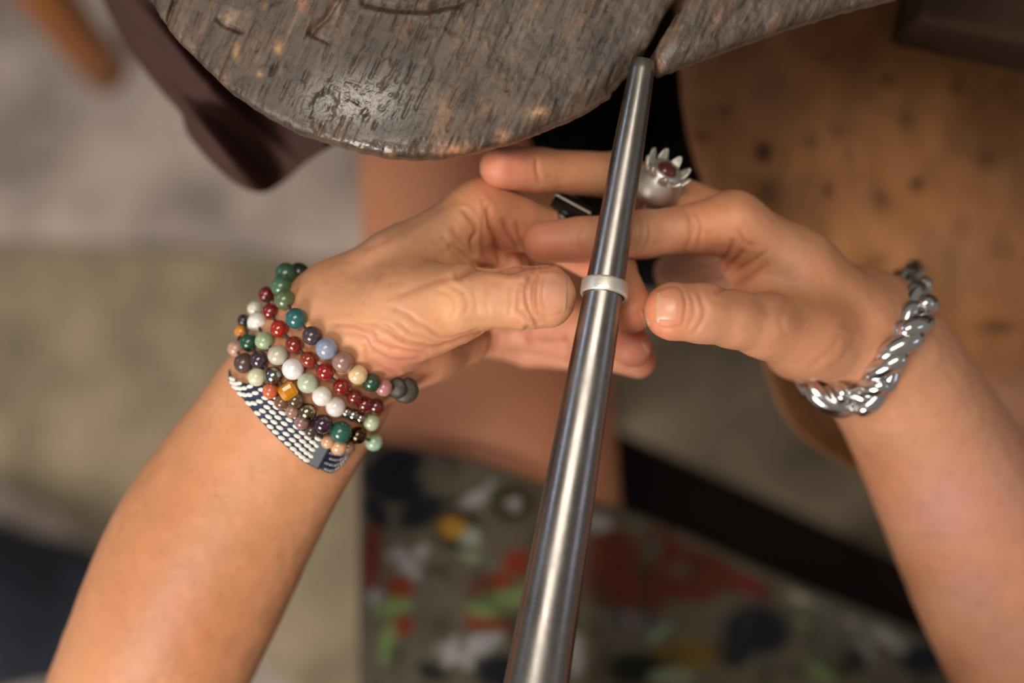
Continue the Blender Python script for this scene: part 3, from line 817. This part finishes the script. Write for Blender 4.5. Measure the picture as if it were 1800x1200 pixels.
# ------------------------------------------------------------------ bead bracelets on the left wrist
def Zp(x, y): return (380 + x / 2.858, 440 + y / 2.858)
bead_cache = {}
def bead_mat(col, kind):
    key = (col, kind)
    if key not in bead_cache:
        nm = kind + '_bead'
        if kind == 'stone': m = material(nm, col, 0.22, spec=0.6, vary=(500, 0.22), coat=0.4)
        elif kind == 'glass': m = material(nm, col, 0.08, spec=0.7, vary=(300, 0.3), coat=0.6, sss=0.0)
        elif kind == 'charm': m = material(nm, col, 0.5, 0.5, vary=(700, 0.4))
        else: m = material(nm, col, 0.18, 1.0)
        bead_cache[key] = m
    return bead_cache[key]
ball_cache = {}
def ball(r, shape='round'):
    k = (round(r, 5), shape)
    if k not in ball_cache:
        if shape == 'cube':
            ball_cache[k] = box_mesh('bead', 1.7 * r, 1.5 * r, 1.7 * r, 0.45 * r, 2)
        elif shape == 'disc':
            ball_cache[k] = ball_mesh('bead', r, 20, 12, 1, 1, 0.45)
        else:
            ball_cache[k] = ball_mesh('bead', r)
    return ball_cache[k]

WC = np.array([555.0, 645.0])
def strand(name, label, beads, r_def, d_mid=.542, bulge=.0215, back=None, group='bead bracelets on the left wrist'):
    pts = []
    n = len(beads)
    pix = np.array([Zp(b[0], b[1]) for b in beads])
    seglen = np.concatenate([[0], np.cumsum(np.linalg.norm(np.diff(pix, axis=0), axis=1))]); t = seglen / seglen[-1]
    for (b, (u, v), tt) in zip(beads, pix, t):
        r = (b[4] if len(b) > 4 else r_def) / 1000.0
        d = d_mid - (bulge + r * .6) * math.sin(math.pi * (0.06 + 0.88 * tt)) ** 0.7
        x, nr = surf(u, v)
        if x is not None:
            ds = CAM_H - x[2]
            if ds < .57: d = min(d, ds - r * 0.92)
        pts.append(P(u, v, d))
    root = thing(name, label, 'bracelet', tuple(np.mean(pts, 0)), group)
    w = np.array(root.location)
    for b, p in zip(beads, pts):
        r = (b[4] if len(b) > 4 else r_def) / 1000.0
        shape = b[5] if len(b) > 5 else 'round'
        o = bpy.data.objects.new('bead', ball(r, shape)); COL.objects.link(o); o.parent = root
        o.location = p - w
        m = bead_mat(b[2], b[3])
        if not o.data.materials: o.data.materials.append(m)
        o.material_slots[0].link = 'OBJECT'; o.material_slots[0].material = m
        rr = random.Random(int(b[0] * 7 + b[1])); o.rotation_euler = (rr.uniform(-.5, .5), rr.uniform(-.5, .5), rr.uniform(0, 3))
        if shape == 'cube': o.rotation_euler = (0.25, 0.2, 0.55)
    # beads round the underside of the wrist
    a, b_ = pts[0], pts[-1]
    L_ = np.linalg.norm(b_ - a) * 1.25; k = max(3, int(L_ / (2.1 * r_def / 1000)))
    loop = list(pts)
    for i in range(1, k + 1):
        tt = i / (k + 1)
        p = b_ * (1 - tt) + a * tt + np.array([0, 0, -1]) * (bulge + .004) * math.sin(math.pi * tt) ** 0.6
        loop.append(p)
        src = beads[(i * 3) % n]
        o = bpy.data.objects.new('bead', ball(r_def / 1000)); COL.objects.link(o); o.parent = root; o.location = p - w
        if not o.data.materials: o.data.materials.append(bead_mat(src[2], src[3]))
        o.material_slots[0].link = 'OBJECT'; o.material_slots[0].material = bead_mat(src[2], src[3])
    V, F = tube(loop, 0.0006, 6, closed=True)
    part('cord', V, F, material('bracelet_cord', (60, 50, 44), 0.8), root)
    return root
ST, GL, MT = 'stone', 'glass', 'metal'
strand('bead_bracelet', 'bracelet of mixed green, blue and cream stone beads nearest the hand', [
    (415, 112, (22, 38, 32), ST, 4.0), (352, 118, (44, 76, 56), ST, 4.3), (328, 182, (66, 100, 74), ST, 4.0), (345, 248, (88, 100, 68), ST, 3.9), (402, 342, (38, 92, 92), ST, 3.9), (482, 428, (66, 52, 58), ST, 3.5), (555, 493, (136, 146, 168), ST, 4.0),
    (636, 560, (142, 108, 98), ST, 3.9), (712, 624, (212, 182, 140), ST, 3.6), (780, 664, (36, 66, 42), ST, 3.4), (842, 690, (176, 118, 118), ST, 3.2), (905, 690, (62, 58, 52), 'charm', 4.2, 'disc'), (950, 702, (74, 70, 62), 'charm', 5.0, 'disc')], 3.6)
strand('bead_bracelet.001', 'bracelet of dark red translucent beads, second from the hand', [
    (252, 222, (98, 15, 13), GL), (272, 308, (114, 18, 15), GL), (316, 394, (152, 30, 15), GL, 3.3), (392, 474, (122, 30, 18), GL, 3.2), (466, 548, (131, 42, 22), GL), (548, 610, (137, 22, 13), GL, 3.3), (628, 684, (122, 22, 13), GL),
    (695, 736, (106, 25, 21), GL, 2.9), (748, 772, (90, 13, 18), GL, 3.0), (803, 782, (85, 18, 15), GL, 3.0)], 3.1)
strand('bead_bracelet.002', 'bracelet of milky white and pale green beads beside the red one', [
    (195, 292, (196, 198, 176), ST, 2.9), (207, 362, (226, 222, 214), ST, 3.8), (242, 455, (150, 166, 130), ST, 3.5), (310, 526, (186, 178, 160), ST, 3.8), (386, 596, (226, 222, 220), ST, 4.0), (460, 666, (176, 184, 160), ST, 3.8), (532, 732, (222, 216, 208), ST, 3.7),
    (600, 786, (214, 202, 196), ST, 3.7), (655, 812, (190, 186, 176), MT, 2.2), (690, 826, (170, 166, 156), MT, 2.4), (725, 842, (180, 176, 160), MT, 2.2), (780, 862, (172, 182, 150), ST, 3.3)], 3.6)
strand('bead_bracelet.003', 'bracelet of mixed dark beads with one faceted amber cube', [
    (138, 352, (36, 26, 22), ST, 2.4), (165, 462, (28, 72, 48), ST, 3.5), (216, 550, (58, 36, 50), GL, 3.4), (288, 630, (150, 150, 146), MT, 3.4), (360, 705, (192, 124, 14), GL, 3.9, 'cube'), (398, 752, (84, 58, 34), GL, 3.2), (458, 812, (150, 140, 116), MT, 3.4),
    (536, 872, (48, 26, 40), GL, 3.6), (626, 912, (36, 86, 74), ST, 4.1), (712, 928, (92, 78, 58), MT, 3.3), (792, 962, (150, 178, 150), ST, 3.4)], 3.4)
strand('bead_bracelet.004', 'bracelet of brown, pale and coral beads next to the woven band', [
    (126, 408, (206, 130, 40), GL, 2.6), (98, 492, (182, 142, 122), ST, 3.1), (140, 566, (82, 60, 56), ST, 3.8), (204, 636, (204, 204, 172), ST, 3.4), (272, 706, (196, 96, 62), ST, 2.9), (330, 762, (110, 76, 56), ST, 2.8), (382, 806, (150, 110, 96), ST, 2.6), (430, 862, (134, 100, 96), ST, 2.8),
    (478, 905, (70, 50, 50), ST, 2.6), (560, 962, (206, 160, 124), ST, 2.6), (615, 985, (206, 160, 124), ST, 3.2), (665, 985, (130, 96, 76), ST, 2.6)], 2.9)

# woven band
def build_band():
    topE = [(62, 600), (100, 655), (250, 690), (330, 750), (430, 850), (510, 925), (570, 972), (640, 985), (690, 985)]
    botE = [(60, 650), (110, 712), (220, 850), (300, 935), (380, 1010), (440, 1062), (510, 1090), (580, 1118), (650, 1060)]
    n = 72; t = np.linspace(0, 1, n)
    A = spline([Zp(*p) for p in topE], t); B = spline([Zp(*p) for p in botE], t)
    def at(tt, w, lift):
        a = spline([Zp(*p) for p in topE], np.array([tt]))[0]; b = spline([Zp(*p) for p in botE], np.array([tt]))[0]
        p = a * (1 - w) + b * w
        d = .545 - .0225 * math.sin(math.pi * (0.04 + 0.92 * tt)) ** 0.7
        x, nr = surf(*p)
        if x is not None and CAM_H - x[2] < .57: d = min(d, CAM_H - x[2] - 0.0008)
        return P(p[0], p[1], d - lift)
    root = thing('woven_bracelet', 'flat woven navy and white band with a dark clasp, lowest on the wrist', 'bracelet', tuple(at(.5, .5, 0)))
    w0 = np.array(root.location)
    m = 7
    top = np.array([at(tt, k / (m - 1), 0.0006) for tt in t for k in range(m)])
    V, F = thick_sheet(top, n, m, 0.0014)
    part('strap', V, F, material('navy_strap', (34, 44, 74), 0.6), root)
    V2 = top.reshape(n, m, 3)
    # the underside of the band
    bk = np.array([[V2[-1, k] * (1 - s) + V2[0, k] * s + np.array([0, 0, -.026 * math.sin(math.pi * s) ** .6]) for k in range(m)] for s in np.linspace(0, 1, 24)]).reshape(-1, 3)
    V, F = thick_sheet(bk, 24, m, 0.0012); part('strap', V, F, material('navy_strap_back', (34, 44, 74), 0.6), root)
    lm = ball_mesh('link', 1.0, 10, 6); white = material('white_link', (232, 228, 218), 0.3, 0.0, coat=0.5); grey = material('steel_link', (150, 150, 152), 0.3, 0.6)
    lm.materials.append(white)
    rows = 5
    for k in range(rows):
        for i in range(21):
            tt = 0.05 + (i + 0.5 * (k % 2)) * 0.0455
            if tt < 0.07: continue
            if 0.665 < tt < 0.79 or tt > .985: continue
            small = tt > 0.79
            w = (k + 0.5) / rows
            p = at(tt, w, 0.0012); p2 = at(min(tt + .01, 1), w, 0.0012)
            ang = math.atan2(*(p2 - p)[[1, 0]])
            for half in ((-.25, .25) if small else (0,)):
                pp = at(min(tt + half * .04, 1), w, .0012) if small else p
                o = bpy.data.objects.new('link', lm); COL.objects.link(o); o.parent = root; o.location = pp - w0
                o.scale = (0.0009 if small else 0.0015, 0.0006 if small else 0.00082, 0.0007)
                o.rotation_euler = (0, -(p2 - p)[2] / max(np.hypot(*(p2 - p)[:2]), 1e-6) * .8, ang + 0.35)
                if small:
                    o.material_slots[0].link = 'OBJECT'; o.material_slots[0].material = grey
    ends = [at(0.70, 0.0, .0012), at(0.70, 1.0, .0012)]
    c = (ends[0] + ends[1]) / 2; dv = ends[1] - ends[0]; ln = np.linalg.norm(dv)
    me = box_mesh('clasp', ln * 1.02, 0.0062, 0.0026, 0.0008, 2)
    o = link('clasp', me, material('dark_clasp', (52, 56, 66), 0.45, 0.4), root, tuple(c - w0)); x = Vector(dv).normalized(); z = Vector((0, 0, 1)); z = (z - x * z.dot(x)).normalized(); y = z.cross(x)
    o.rotation_euler = Matrix((x, y, z)).transposed().to_euler()
build_band()

# twisted silver link bracelet on the other wrist
def build_chain():
    front = [(1606, 498, .570), (1618, 545, .559), (1590, 592, .5495), (1562, 640, .546), (1528, 690, .548), (1480, 700, .555), (1436, 676, .569)]
    back = [(1428, 640, .591), (1470, 590, .604), (1540, 530, .603), (1596, 490, .587)]
    def on_arm(u, v, d):
        x, nr = surf(u, v)
        return P(u, v, min(d, CAM_H - x[2] - .0035) if x is not None and CAM_H - x[2] < .62 else d)
    loop = [on_arm(*p) for p in front] + [P(*p) for p in back]
    pts = spline(loop + [loop[0]], np.linspace(0, 1, 15)[:-1])
    root = thing('silver_bracelet', 'chunky twisted silver link bracelet hanging on the far wrist', 'bracelet', tuple(pts.mean(0)))
    w0 = np.array(root.location)
    mt = material('bright_silver', (214, 212, 212), 0.16, 1.0)
    # one link: two strands twisted round each other
    V = []; F = []
    for ph in (0, math.pi):
        s = np.linspace(-1, 1, 14)
        c = np.stack([s * 0.0092, 0.0034 * np.cos(ph + s * 1.7), 0.0034 * np.sin(ph + s * 1.7)], 1)
        v_, f_ = tube(c, 0.0040 * np.sqrt(np.maximum(1 - s ** 4, 0.05)), 10)
        F += [tuple(i + len(V) for i in f) for f in f_]; V += list(v_)
    me = make_mesh('link', np.array(V), F); me.materials.append(mt)
    n = len(pts)
    for i in range(n):
        o = bpy.data.objects.new('link', me); COL.objects.link(o); o.parent = root; o.location = pts[i] - w0
        x = Vector(pts[(i + 1) % n] - pts[i - 1]).normalized(); z = Vector(pts[i] - pts.mean(0)); z = (z - x * z.dot(x)).normalized(); y = z.cross(x)
        o.rotation_euler = (Matrix((x, y, z)).transposed() @ Matrix.Rotation(0.6 * i, 3, 'X')).to_euler()
build_chain()

# ring with a black face on the index finger of the left hand
def ring_frame(c, axis, up):
    x = Vector(axis).normalized(); z = Vector(up); z = (z - x * z.dot(x)).normalized(); y = z.cross(x)
    return Matrix((x, y, z)).transposed(), x, y, z
def build_black_ring():
    a = P(846, 374, .537); b = P(978, 414, .548); ax = (b - a) / np.linalg.norm(b - a)
    c = a + (b - a) * 0.97
    root = thing('black_stone_ring', 'dark flat stone ring with a silver inlay line on the bent finger', 'ring', tuple(c))
    prof = [(x * 0.0035, 0.0100 + 0.0006 * y) for x, y in ((-1, 0), (-.9, 1), (.9, 1), (1, 0), (.9, -1), (-.9, -1))]
    V, F = lathe(prof[::-1], c, ax, 48, closed=True)
    part('band', V, F, material('ring_silver', (200, 198, 190), 0.25, 1.0), root)
    R, x, y, z = ring_frame(c, P(1040, 388, .55) - P(970, 350, .55), (-.1, .75, .72))
    me = box_mesh('stone', 0.0150, 0.0075, 0.0030, 0.0006, 2)
    ctr = Vector(P(1004, 364, .5415)); 
    o = link('stone', me, material('black_stone', (16, 16, 20), 0.12, spec=0.6), root, ctr - Vector(c)); o.rotation_euler = R.to_euler()
    me = box_mesh('inlay', 0.0152, 0.0008, 0.0034, 0.0001, 1)
    o = link('inlay', me, material('inlay_silver', (216, 206, 184), 0.3, 0.9), root, ctr - Vector(c) + z * 0.00005 + y * .0006); o.rotation_euler = R.to_euler()
build_black_ring()

def build_silver_ring():
    a = P(1285, 392, .554); b = P(1085, 309, .549); ax = (b - a) / np.linalg.norm(b - a)
    c = a + (b - a) * 0.62
    root = thing('flower_ring', 'large silver ring with petals and a dark red stone behind the mandrel', 'ring', tuple(c))
    mt = material('cast_silver', (224, 220, 212), 0.45, 0.9)
    prof = [(x * 0.0055, 0.0103 + 0.0010 * y) for x, y in ((-1, 0), (-.9, 1), (-.5, .6), (.5, .6), (.9, 1), (1, 0), (.9, -1), (-.9, -1))]
    V, F = lathe(prof[::-1], c, ax, 48, closed=True)
    part('band', V, F, mt, root)
    # domed body on the finger, closed by a bezel with petals
    ctr = P(1158, 318, .538); up = np.array([.45, .62, .65]); up /= np.linalg.norm(up)
    V, F = lathe([(-0.006, .0092), (-0.003, .0096), (0, .0092), (.0035, .0074), (.0055, .0062), (.0068, .0056), (.0062, .0040), (.0055, 0.0005)], ctr, up, 32)
    part('bezel', V, F, mt, root)
    me = ball_mesh('stone', 0.0040, 20, 12, 1, 1, .6)
    R, x, y, z = ring_frame(ctr, np.cross(up, [0, 0, 1.0]), up)
    o = link('stone', me, material('garnet', (92, 40, 44), 0.08, spec=0.7), root, Vector(ctr + up * .0062) - Vector(c)); o.rotation_euler = R.to_euler()
    e1 = np.array(x); e2 = np.array(y)
    pv = []
    for s in np.linspace(0, 1, 9):
        for t in np.linspace(-1, 1, 5):
            w = 0.0019 * (math.sin(math.pi * (0.18 + 0.80 * s)) ** 0.8)
            pv.append((t * w, s * 0.0062, 0.0018 * s * s + 0.0006 * t * t))
    V, F = thick_sheet(np.array(pv), 9, 5, 0.0009)
    pm = make_mesh('petal', V, F); pm.materials.append(mt)
    for k in range(9):
        w = 2 * math.pi * k / 9
        r = e1 * math.cos(w) + e2 * math.sin(w)
        y_ = Vector(0.72 * r + 0.7 * up).normalized(); z_ = Vector(up - 0.9 * r); z_ = (z_ - y_ * z_.dot(y_)).normalized(); x_ = y_.cross(z_)
        o = bpy.data.objects.new('petal', pm); COL.objects.link(o); o.parent = root
        o.location = Vector(ctr + r * .0062 + up * .003) - Vector(c)
        o.rotation_euler = Matrix((x_, y_, z_)).transposed().to_euler()
build_silver_ring()

# ------------------------------------------------------------------ things under and around the bench
def build_leather():
    Lc = [(1180, -260), (1186, -60), (1194, 110), (1203, 200), (1222, 280), (1256, 360), (1300, 480), (1335, 610), (1365, 700), (1410, 765), (1500, 825), (1590, 872), (1720, 930)]
    n, m = 130, 150
    t = np.linspace(0, 1, n); edge = spline(Lc, t)
    top = []
    for i in range(n):
        u0, v0 = edge[i]
        for j in range(m):
            s = j / (m - 1)
            u = u0 + (2150 - u0) * s; v = v0 - 330 * s * (t[i] ** 2)
            d = .645 + .08 * s + .050 * t[i] - 0.02 * math.exp(-(s / .08) ** 2)
            top.append(P(u, v, d))
    top = np.array(top)
    top[:, 2] += 0.010 * fbm(top * np.array([12, 9, 0]), 91, 2) + 0.0035 * fbm(top * np.array([40, 30, 0]), 95, 2)
    V, F = thick_sheet(top, n, m, 0.0022)
    u, v, d = to_px(V)
    c = np.tile(lin((158, 106, 64)), (len(V), 1))
    b1 = fbm(V * np.array([16, 16, 0]), 97, 3)
    w = smoothstep(-.2, .5, b1)[:, None] * .5; c = c * (1 - w) + lin((132, 94, 66)) * w
    w = smoothstep(0.0, .55, fbm(V * np.array([30, 30, 0]) + 5, 99, 3))[:, None] * .5; c = c * (1 - w) + lin((112, 74, 42)) * w
    spots = [(1342, 268, 16, 20, (40, 22, 12), 1), (1273, 193, 8, 8, (70, 40, 20), .9), (1233, 240, 16, 9, (104, 54, 22), .8), (1560, 140, 13, 13, (86, 50, 30), .8), (1450, 100, 18, 8, (100, 64, 40), .7), (1455, 334, 9, 12, (66, 34, 22), .9), (1425, 246, 13, 17, (92, 66, 48), .7), (1472, 228, 14, 12, (98, 62, 42), .7),
             (1612, 324, 15, 15, (72, 38, 20), .9), (1735, 280, 22, 20, (80, 46, 26), .7), (1592, 210, 14, 18, (84, 60, 44), .7), (1682, 155, 16, 20, (96, 58, 34), .7), (1352, 338, 26, 26, (82, 52, 28), .7), (1545, 348, 12, 14, (88, 60, 40), .7), (1494, 275, 12, 12, (100, 72, 52), .6), (1370, 150, 14, 12, (124, 88, 58), .6), (1268, 120, 10, 10, (120, 82, 48), .6),
             (1755, 575, 40, 12, (60, 38, 20), .7), (1610, 480, 26, 20, (70, 44, 20), .6), (1540, 460, 24, 14, (70, 42, 22), .5), (1760, 440, 20, 16, (92, 56, 30), .6), (1690, 400, 16, 22, (90, 54, 30), .5), (1780, 720, 90, 60, (176, 128, 104), .8), (1680, 450, 90, 60, (158, 116, 84), .4)]
    for a, b, ru, rv, col, wt in spots:
        k = np.exp(-(((u - a) / ru) ** 2 + ((v - b) / rv) ** 2) ** 1.4)[:, None] * wt
        c = c * (1 - k) + lin(col) * k
    me = make_mesh('leather_apron', V, F); set_color(me, c)
    o = link('leather_apron', me, material('stained_leather', attr='tint', rough=0.6, spec=0.35, vary=(70, 0.18), bump=[('noise', 400, 0.25, 0.001, (1, 1, 1))]))
    tag(o, 'tan leather bench skin with burn spots hanging below the bench', 'apron')
build_leather()

def build_drape(name, label, outline, centre, d0, seed, color, fold, th=0.0025, dip=0.03, n=150, m=46, material_=None):
    """a hanging cloth: rings from its middle out to its outline, with folds"""
    cl = outline + [outline[0]]
    a = np.linspace(0, 1, n + 1)[:-1]
    ed = spline(cl, a)
    top = [P(centre[0], centre[1], d0)] ; uv = []
    top = []
    for i in range(n):
        for j in range(m):
            s = (j + 0.25) / (m - 0.75)
            u = centre[0] + (ed[i, 0] - centre[0]) * s; v = centre[1] + (ed[i, 1] - centre[1]) * s
            x = (u - 900) * .00026; y = (600 - v) * .00026
            f = fold(u, v)
            top.append(P(u, v, d0 + dip * s ** 2.2 - f))
    top = np.array(top)
    top[:, 2] += 0.003 * fbm(top * np.array([45, 25, 0]), seed, 2)
    k = n * m
    V = np.concatenate([top, top - np.array([0, 0, th])])
    F = []
    for i in range(n):
        i2 = (i + 1) % n
        for j in range(m - 1):
            q_ = (i * m + j, i * m + j + 1, i2 * m + j + 1, i2 * m + j)
            F.append(q_[::-1]); F.append(tuple(x + k for x in q_))
        F.append((i * m + m - 1, i2 * m + m - 1, i2 * m + m - 1 + k, i * m + m - 1 + k)[::-1])
    F.append(tuple(i * m for i in range(n))); F.append(tuple(i * m + k for i in range(n))[::-1])
    me = make_mesh(name, V, F)
    me2 = bmesh.new(); me2.from_mesh(me); bmesh.ops.recalc_face_normals(me2, faces=me2.faces); me2.to_mesh(me); me2.free()
    o = link(name, me, material(name + '_cloth', color, 0.9, spec=0.15, vary=(60, 0.15), bump=[('noise', 900, 0.3, 0.0008, (1, 1, 1))]))
    return o
def maroon_fold(u, v):
    a = (u - 330) * 0.80 - (v - 150) * 0.60
    return 0.020 * math.sin(a / 26.0 + v / 90.0) + 0.007 * math.sin(a / 12.0 + 1.3 - v / 60.0)
o = build_drape('brown_cloth', '', [(150, -160), (172, -20), (215, 70), (244, 112), (282, 160), (318, 200), (330, 236), (372, 286), (420, 326), (462, 338), (500, 318), (540, 282), (585, 255), (640, 220), (680, 100), (660, -60), (560, -170), (350, -200)], (400, 80), .60, 101, (70, 48, 45), maroon_fold)
tag(o, 'dark maroon cloth bundled under the left side of the bench pin', 'cloth')
def black_fold(u, v): return 0.012 * math.sin((u * 0.9 + v * .4) / 20.0)
o = build_drape('black_cloth', '', [(905, 120), (925, 230), (955, 300), (1010, 352), (1080, 450), (1125, 505), (1200, 492), (1234, 420), (1236, 330), (1222, 200), (1206, 60), (1150, -60), (1000, -40)], (1150, 180), .66, 107, (14, 12, 12), black_fold, dip=.02)  # lower lobe added to darken the lit floor gap between the fingers
tag(o, 'black cloth tucked in the gap between bench pin and leather', 'cloth')

# bench: top, rail below it on the right
m_dark = material('dark_bench_wood', (48, 33, 26), 0.85, spec=0.1, vary=(30, 0.25, (0.3, 3, 3)), bump=[('noise', 90, 0.4, 0.002, (0.2, 3, 3))])
bench = thing('workbench', 'heavy dark brown wooden workbench rail above the leather', 'workbench', (0.15, 0.5, 0.0))
bl = Vector(bench.location)
o = link('top', box_mesh('top', 1.6, 0.62, 0.04, 0.004), m_dark, bench, Vector((0.15, 0.50, 0.869)) - bl)
rail = box_mesh('rail', 0.42, 0.075, 0.05, 0.004)
c = P(1585, 28, .585)
o = link('rail', rail, m_dark, bench, Vector((c[0] + 0.219, c[1] - 0.010 + 0.0, c[2] - 0.02)) - bl); o.rotation_euler = (0, 0, math.radians(-12))
for sx in (-.58, .88):
    for sy in (.24, .76):
        link('leg', box_mesh('leg', .07, .07, .849, .004), m_dark, bench, Vector((sx, sy, .4245)) - bl)

# olive mat on the floor
mat_out = [(-500, 400), (0, 428), (300, 438), (640, 470), (1200, 520), (1900, 560), (1900, 1500), (700, 1500), (560, 1260), (400, 1090), (190, 962), (0, 850), (-500, 640)]
V = np.array([P(u, v, 1.404) for u, v in mat_out]); k = len(V)
V = np.concatenate([V, V - np.array([0, 0, .0055])])
F = [tuple(range(k))[::-1], tuple(range(k, 2 * k))] + [(i, (i + 1) % k, (i + 1) % k + k, i + k) for i in range(k)]
o = link('floor_mat', make_mesh('floor_mat', V, F, False), material('olive_mat', (138, 123, 100), 0.9, vary=(11.0, 0.55), bump=[('noise', 200, 0.3, 0.002, (1, 1, 1))]))
tag(o, 'flat olive beige mat lying on the mauve grey concrete floor', 'mat')

# stool under the person
m_stool = material('dark_stool', (28, 18, 14), 0.7, spec=0.15, vary=(20, 0.25))
e1 = np.array([.91, -.416, 0]); e2 = np.array([-.416, -.91, 0]); cor = np.array([.037, -.0445, 0])
ctr = cor + .19 * e1 + .18 * e2
stool = thing('stool', 'low near-black stool with a thick square seat under the skirt', 'stool', (ctr[0], ctr[1], 0))
ra = math.atan2(-.416, .91)
o = link('seat', box_mesh('seat', .38, .36, .045, .012, 4, True), m_stool, stool, (0, 0, .452)); o.rotation_euler = (0, 0, ra)
for a in (-.15, .15):
    for b in (-.14, .14):
        p = a * e1 + b * e2
        o = link('leg', box_mesh('leg', .04, .04, .43, .004), m_stool, stool, (p[0], p[1], .215)); o.rotation_euler = (0, 0, ra)

# orange-brown wooden leg at the top left
a = P(188, 128, 1.36); b = P(40, -60, 1.16)
V, F = tube([a, a * .7 + b * .3, a * .3 + b * .7, b + (b - a) * .5], [.021, .022, .023, .024], 16)
o = link('wooden_leg', make_mesh('wooden_leg', V - a, F), material('orange_wood', (150, 92, 46), 0.5, vary=(20, 0.2)), loc=tuple(a))
tag(o, 'slanting orange brown wooden pole in the upper left corner', 'pole')

# navy bundle on the floor at the lower left
def build_bag():
    fd = Field((-.70, -.50, -.005), (-.30, -.10, .20), 0.005)
    p = lambda u, v, z: np.array([(u - 900) / FPX * (CAM_H - z), (600 - v) / FPX * (CAM_H - z), z])
    add_group(fd, [limb(p(-60, 1010, .06), .055, p(110, 1040, .05), .048), limb(p(20, 1110, .06), .055, p(110, 1110, .05), .048), limb(p(-120, 1120, .07), .06, p(-20, 1080, .09), .06)], .03, .01)
    V, F = surface_nets(fd.F, fd.lo, fd.h)
    V = relax(V, F, 3); V = V + vert_normals(V, F) * (0.006 * fbm(V * 28, 113, 3))[:, None]
    V[:, 2] = np.maximum(V[:, 2], 0.001)
    c = V.mean(0) * np.array([1, 1, 0])
    o = link('navy_bundle', make_mesh('navy_bundle', V - c, F.astype(np.int32)), material('navy_cloth', (26, 32, 46), 0.9, vary=(40, 0.3)), loc=tuple(c))
    tag(o, 'dark navy cloth bundle on the floor in the lower left corner', 'cloth')
build_bag()
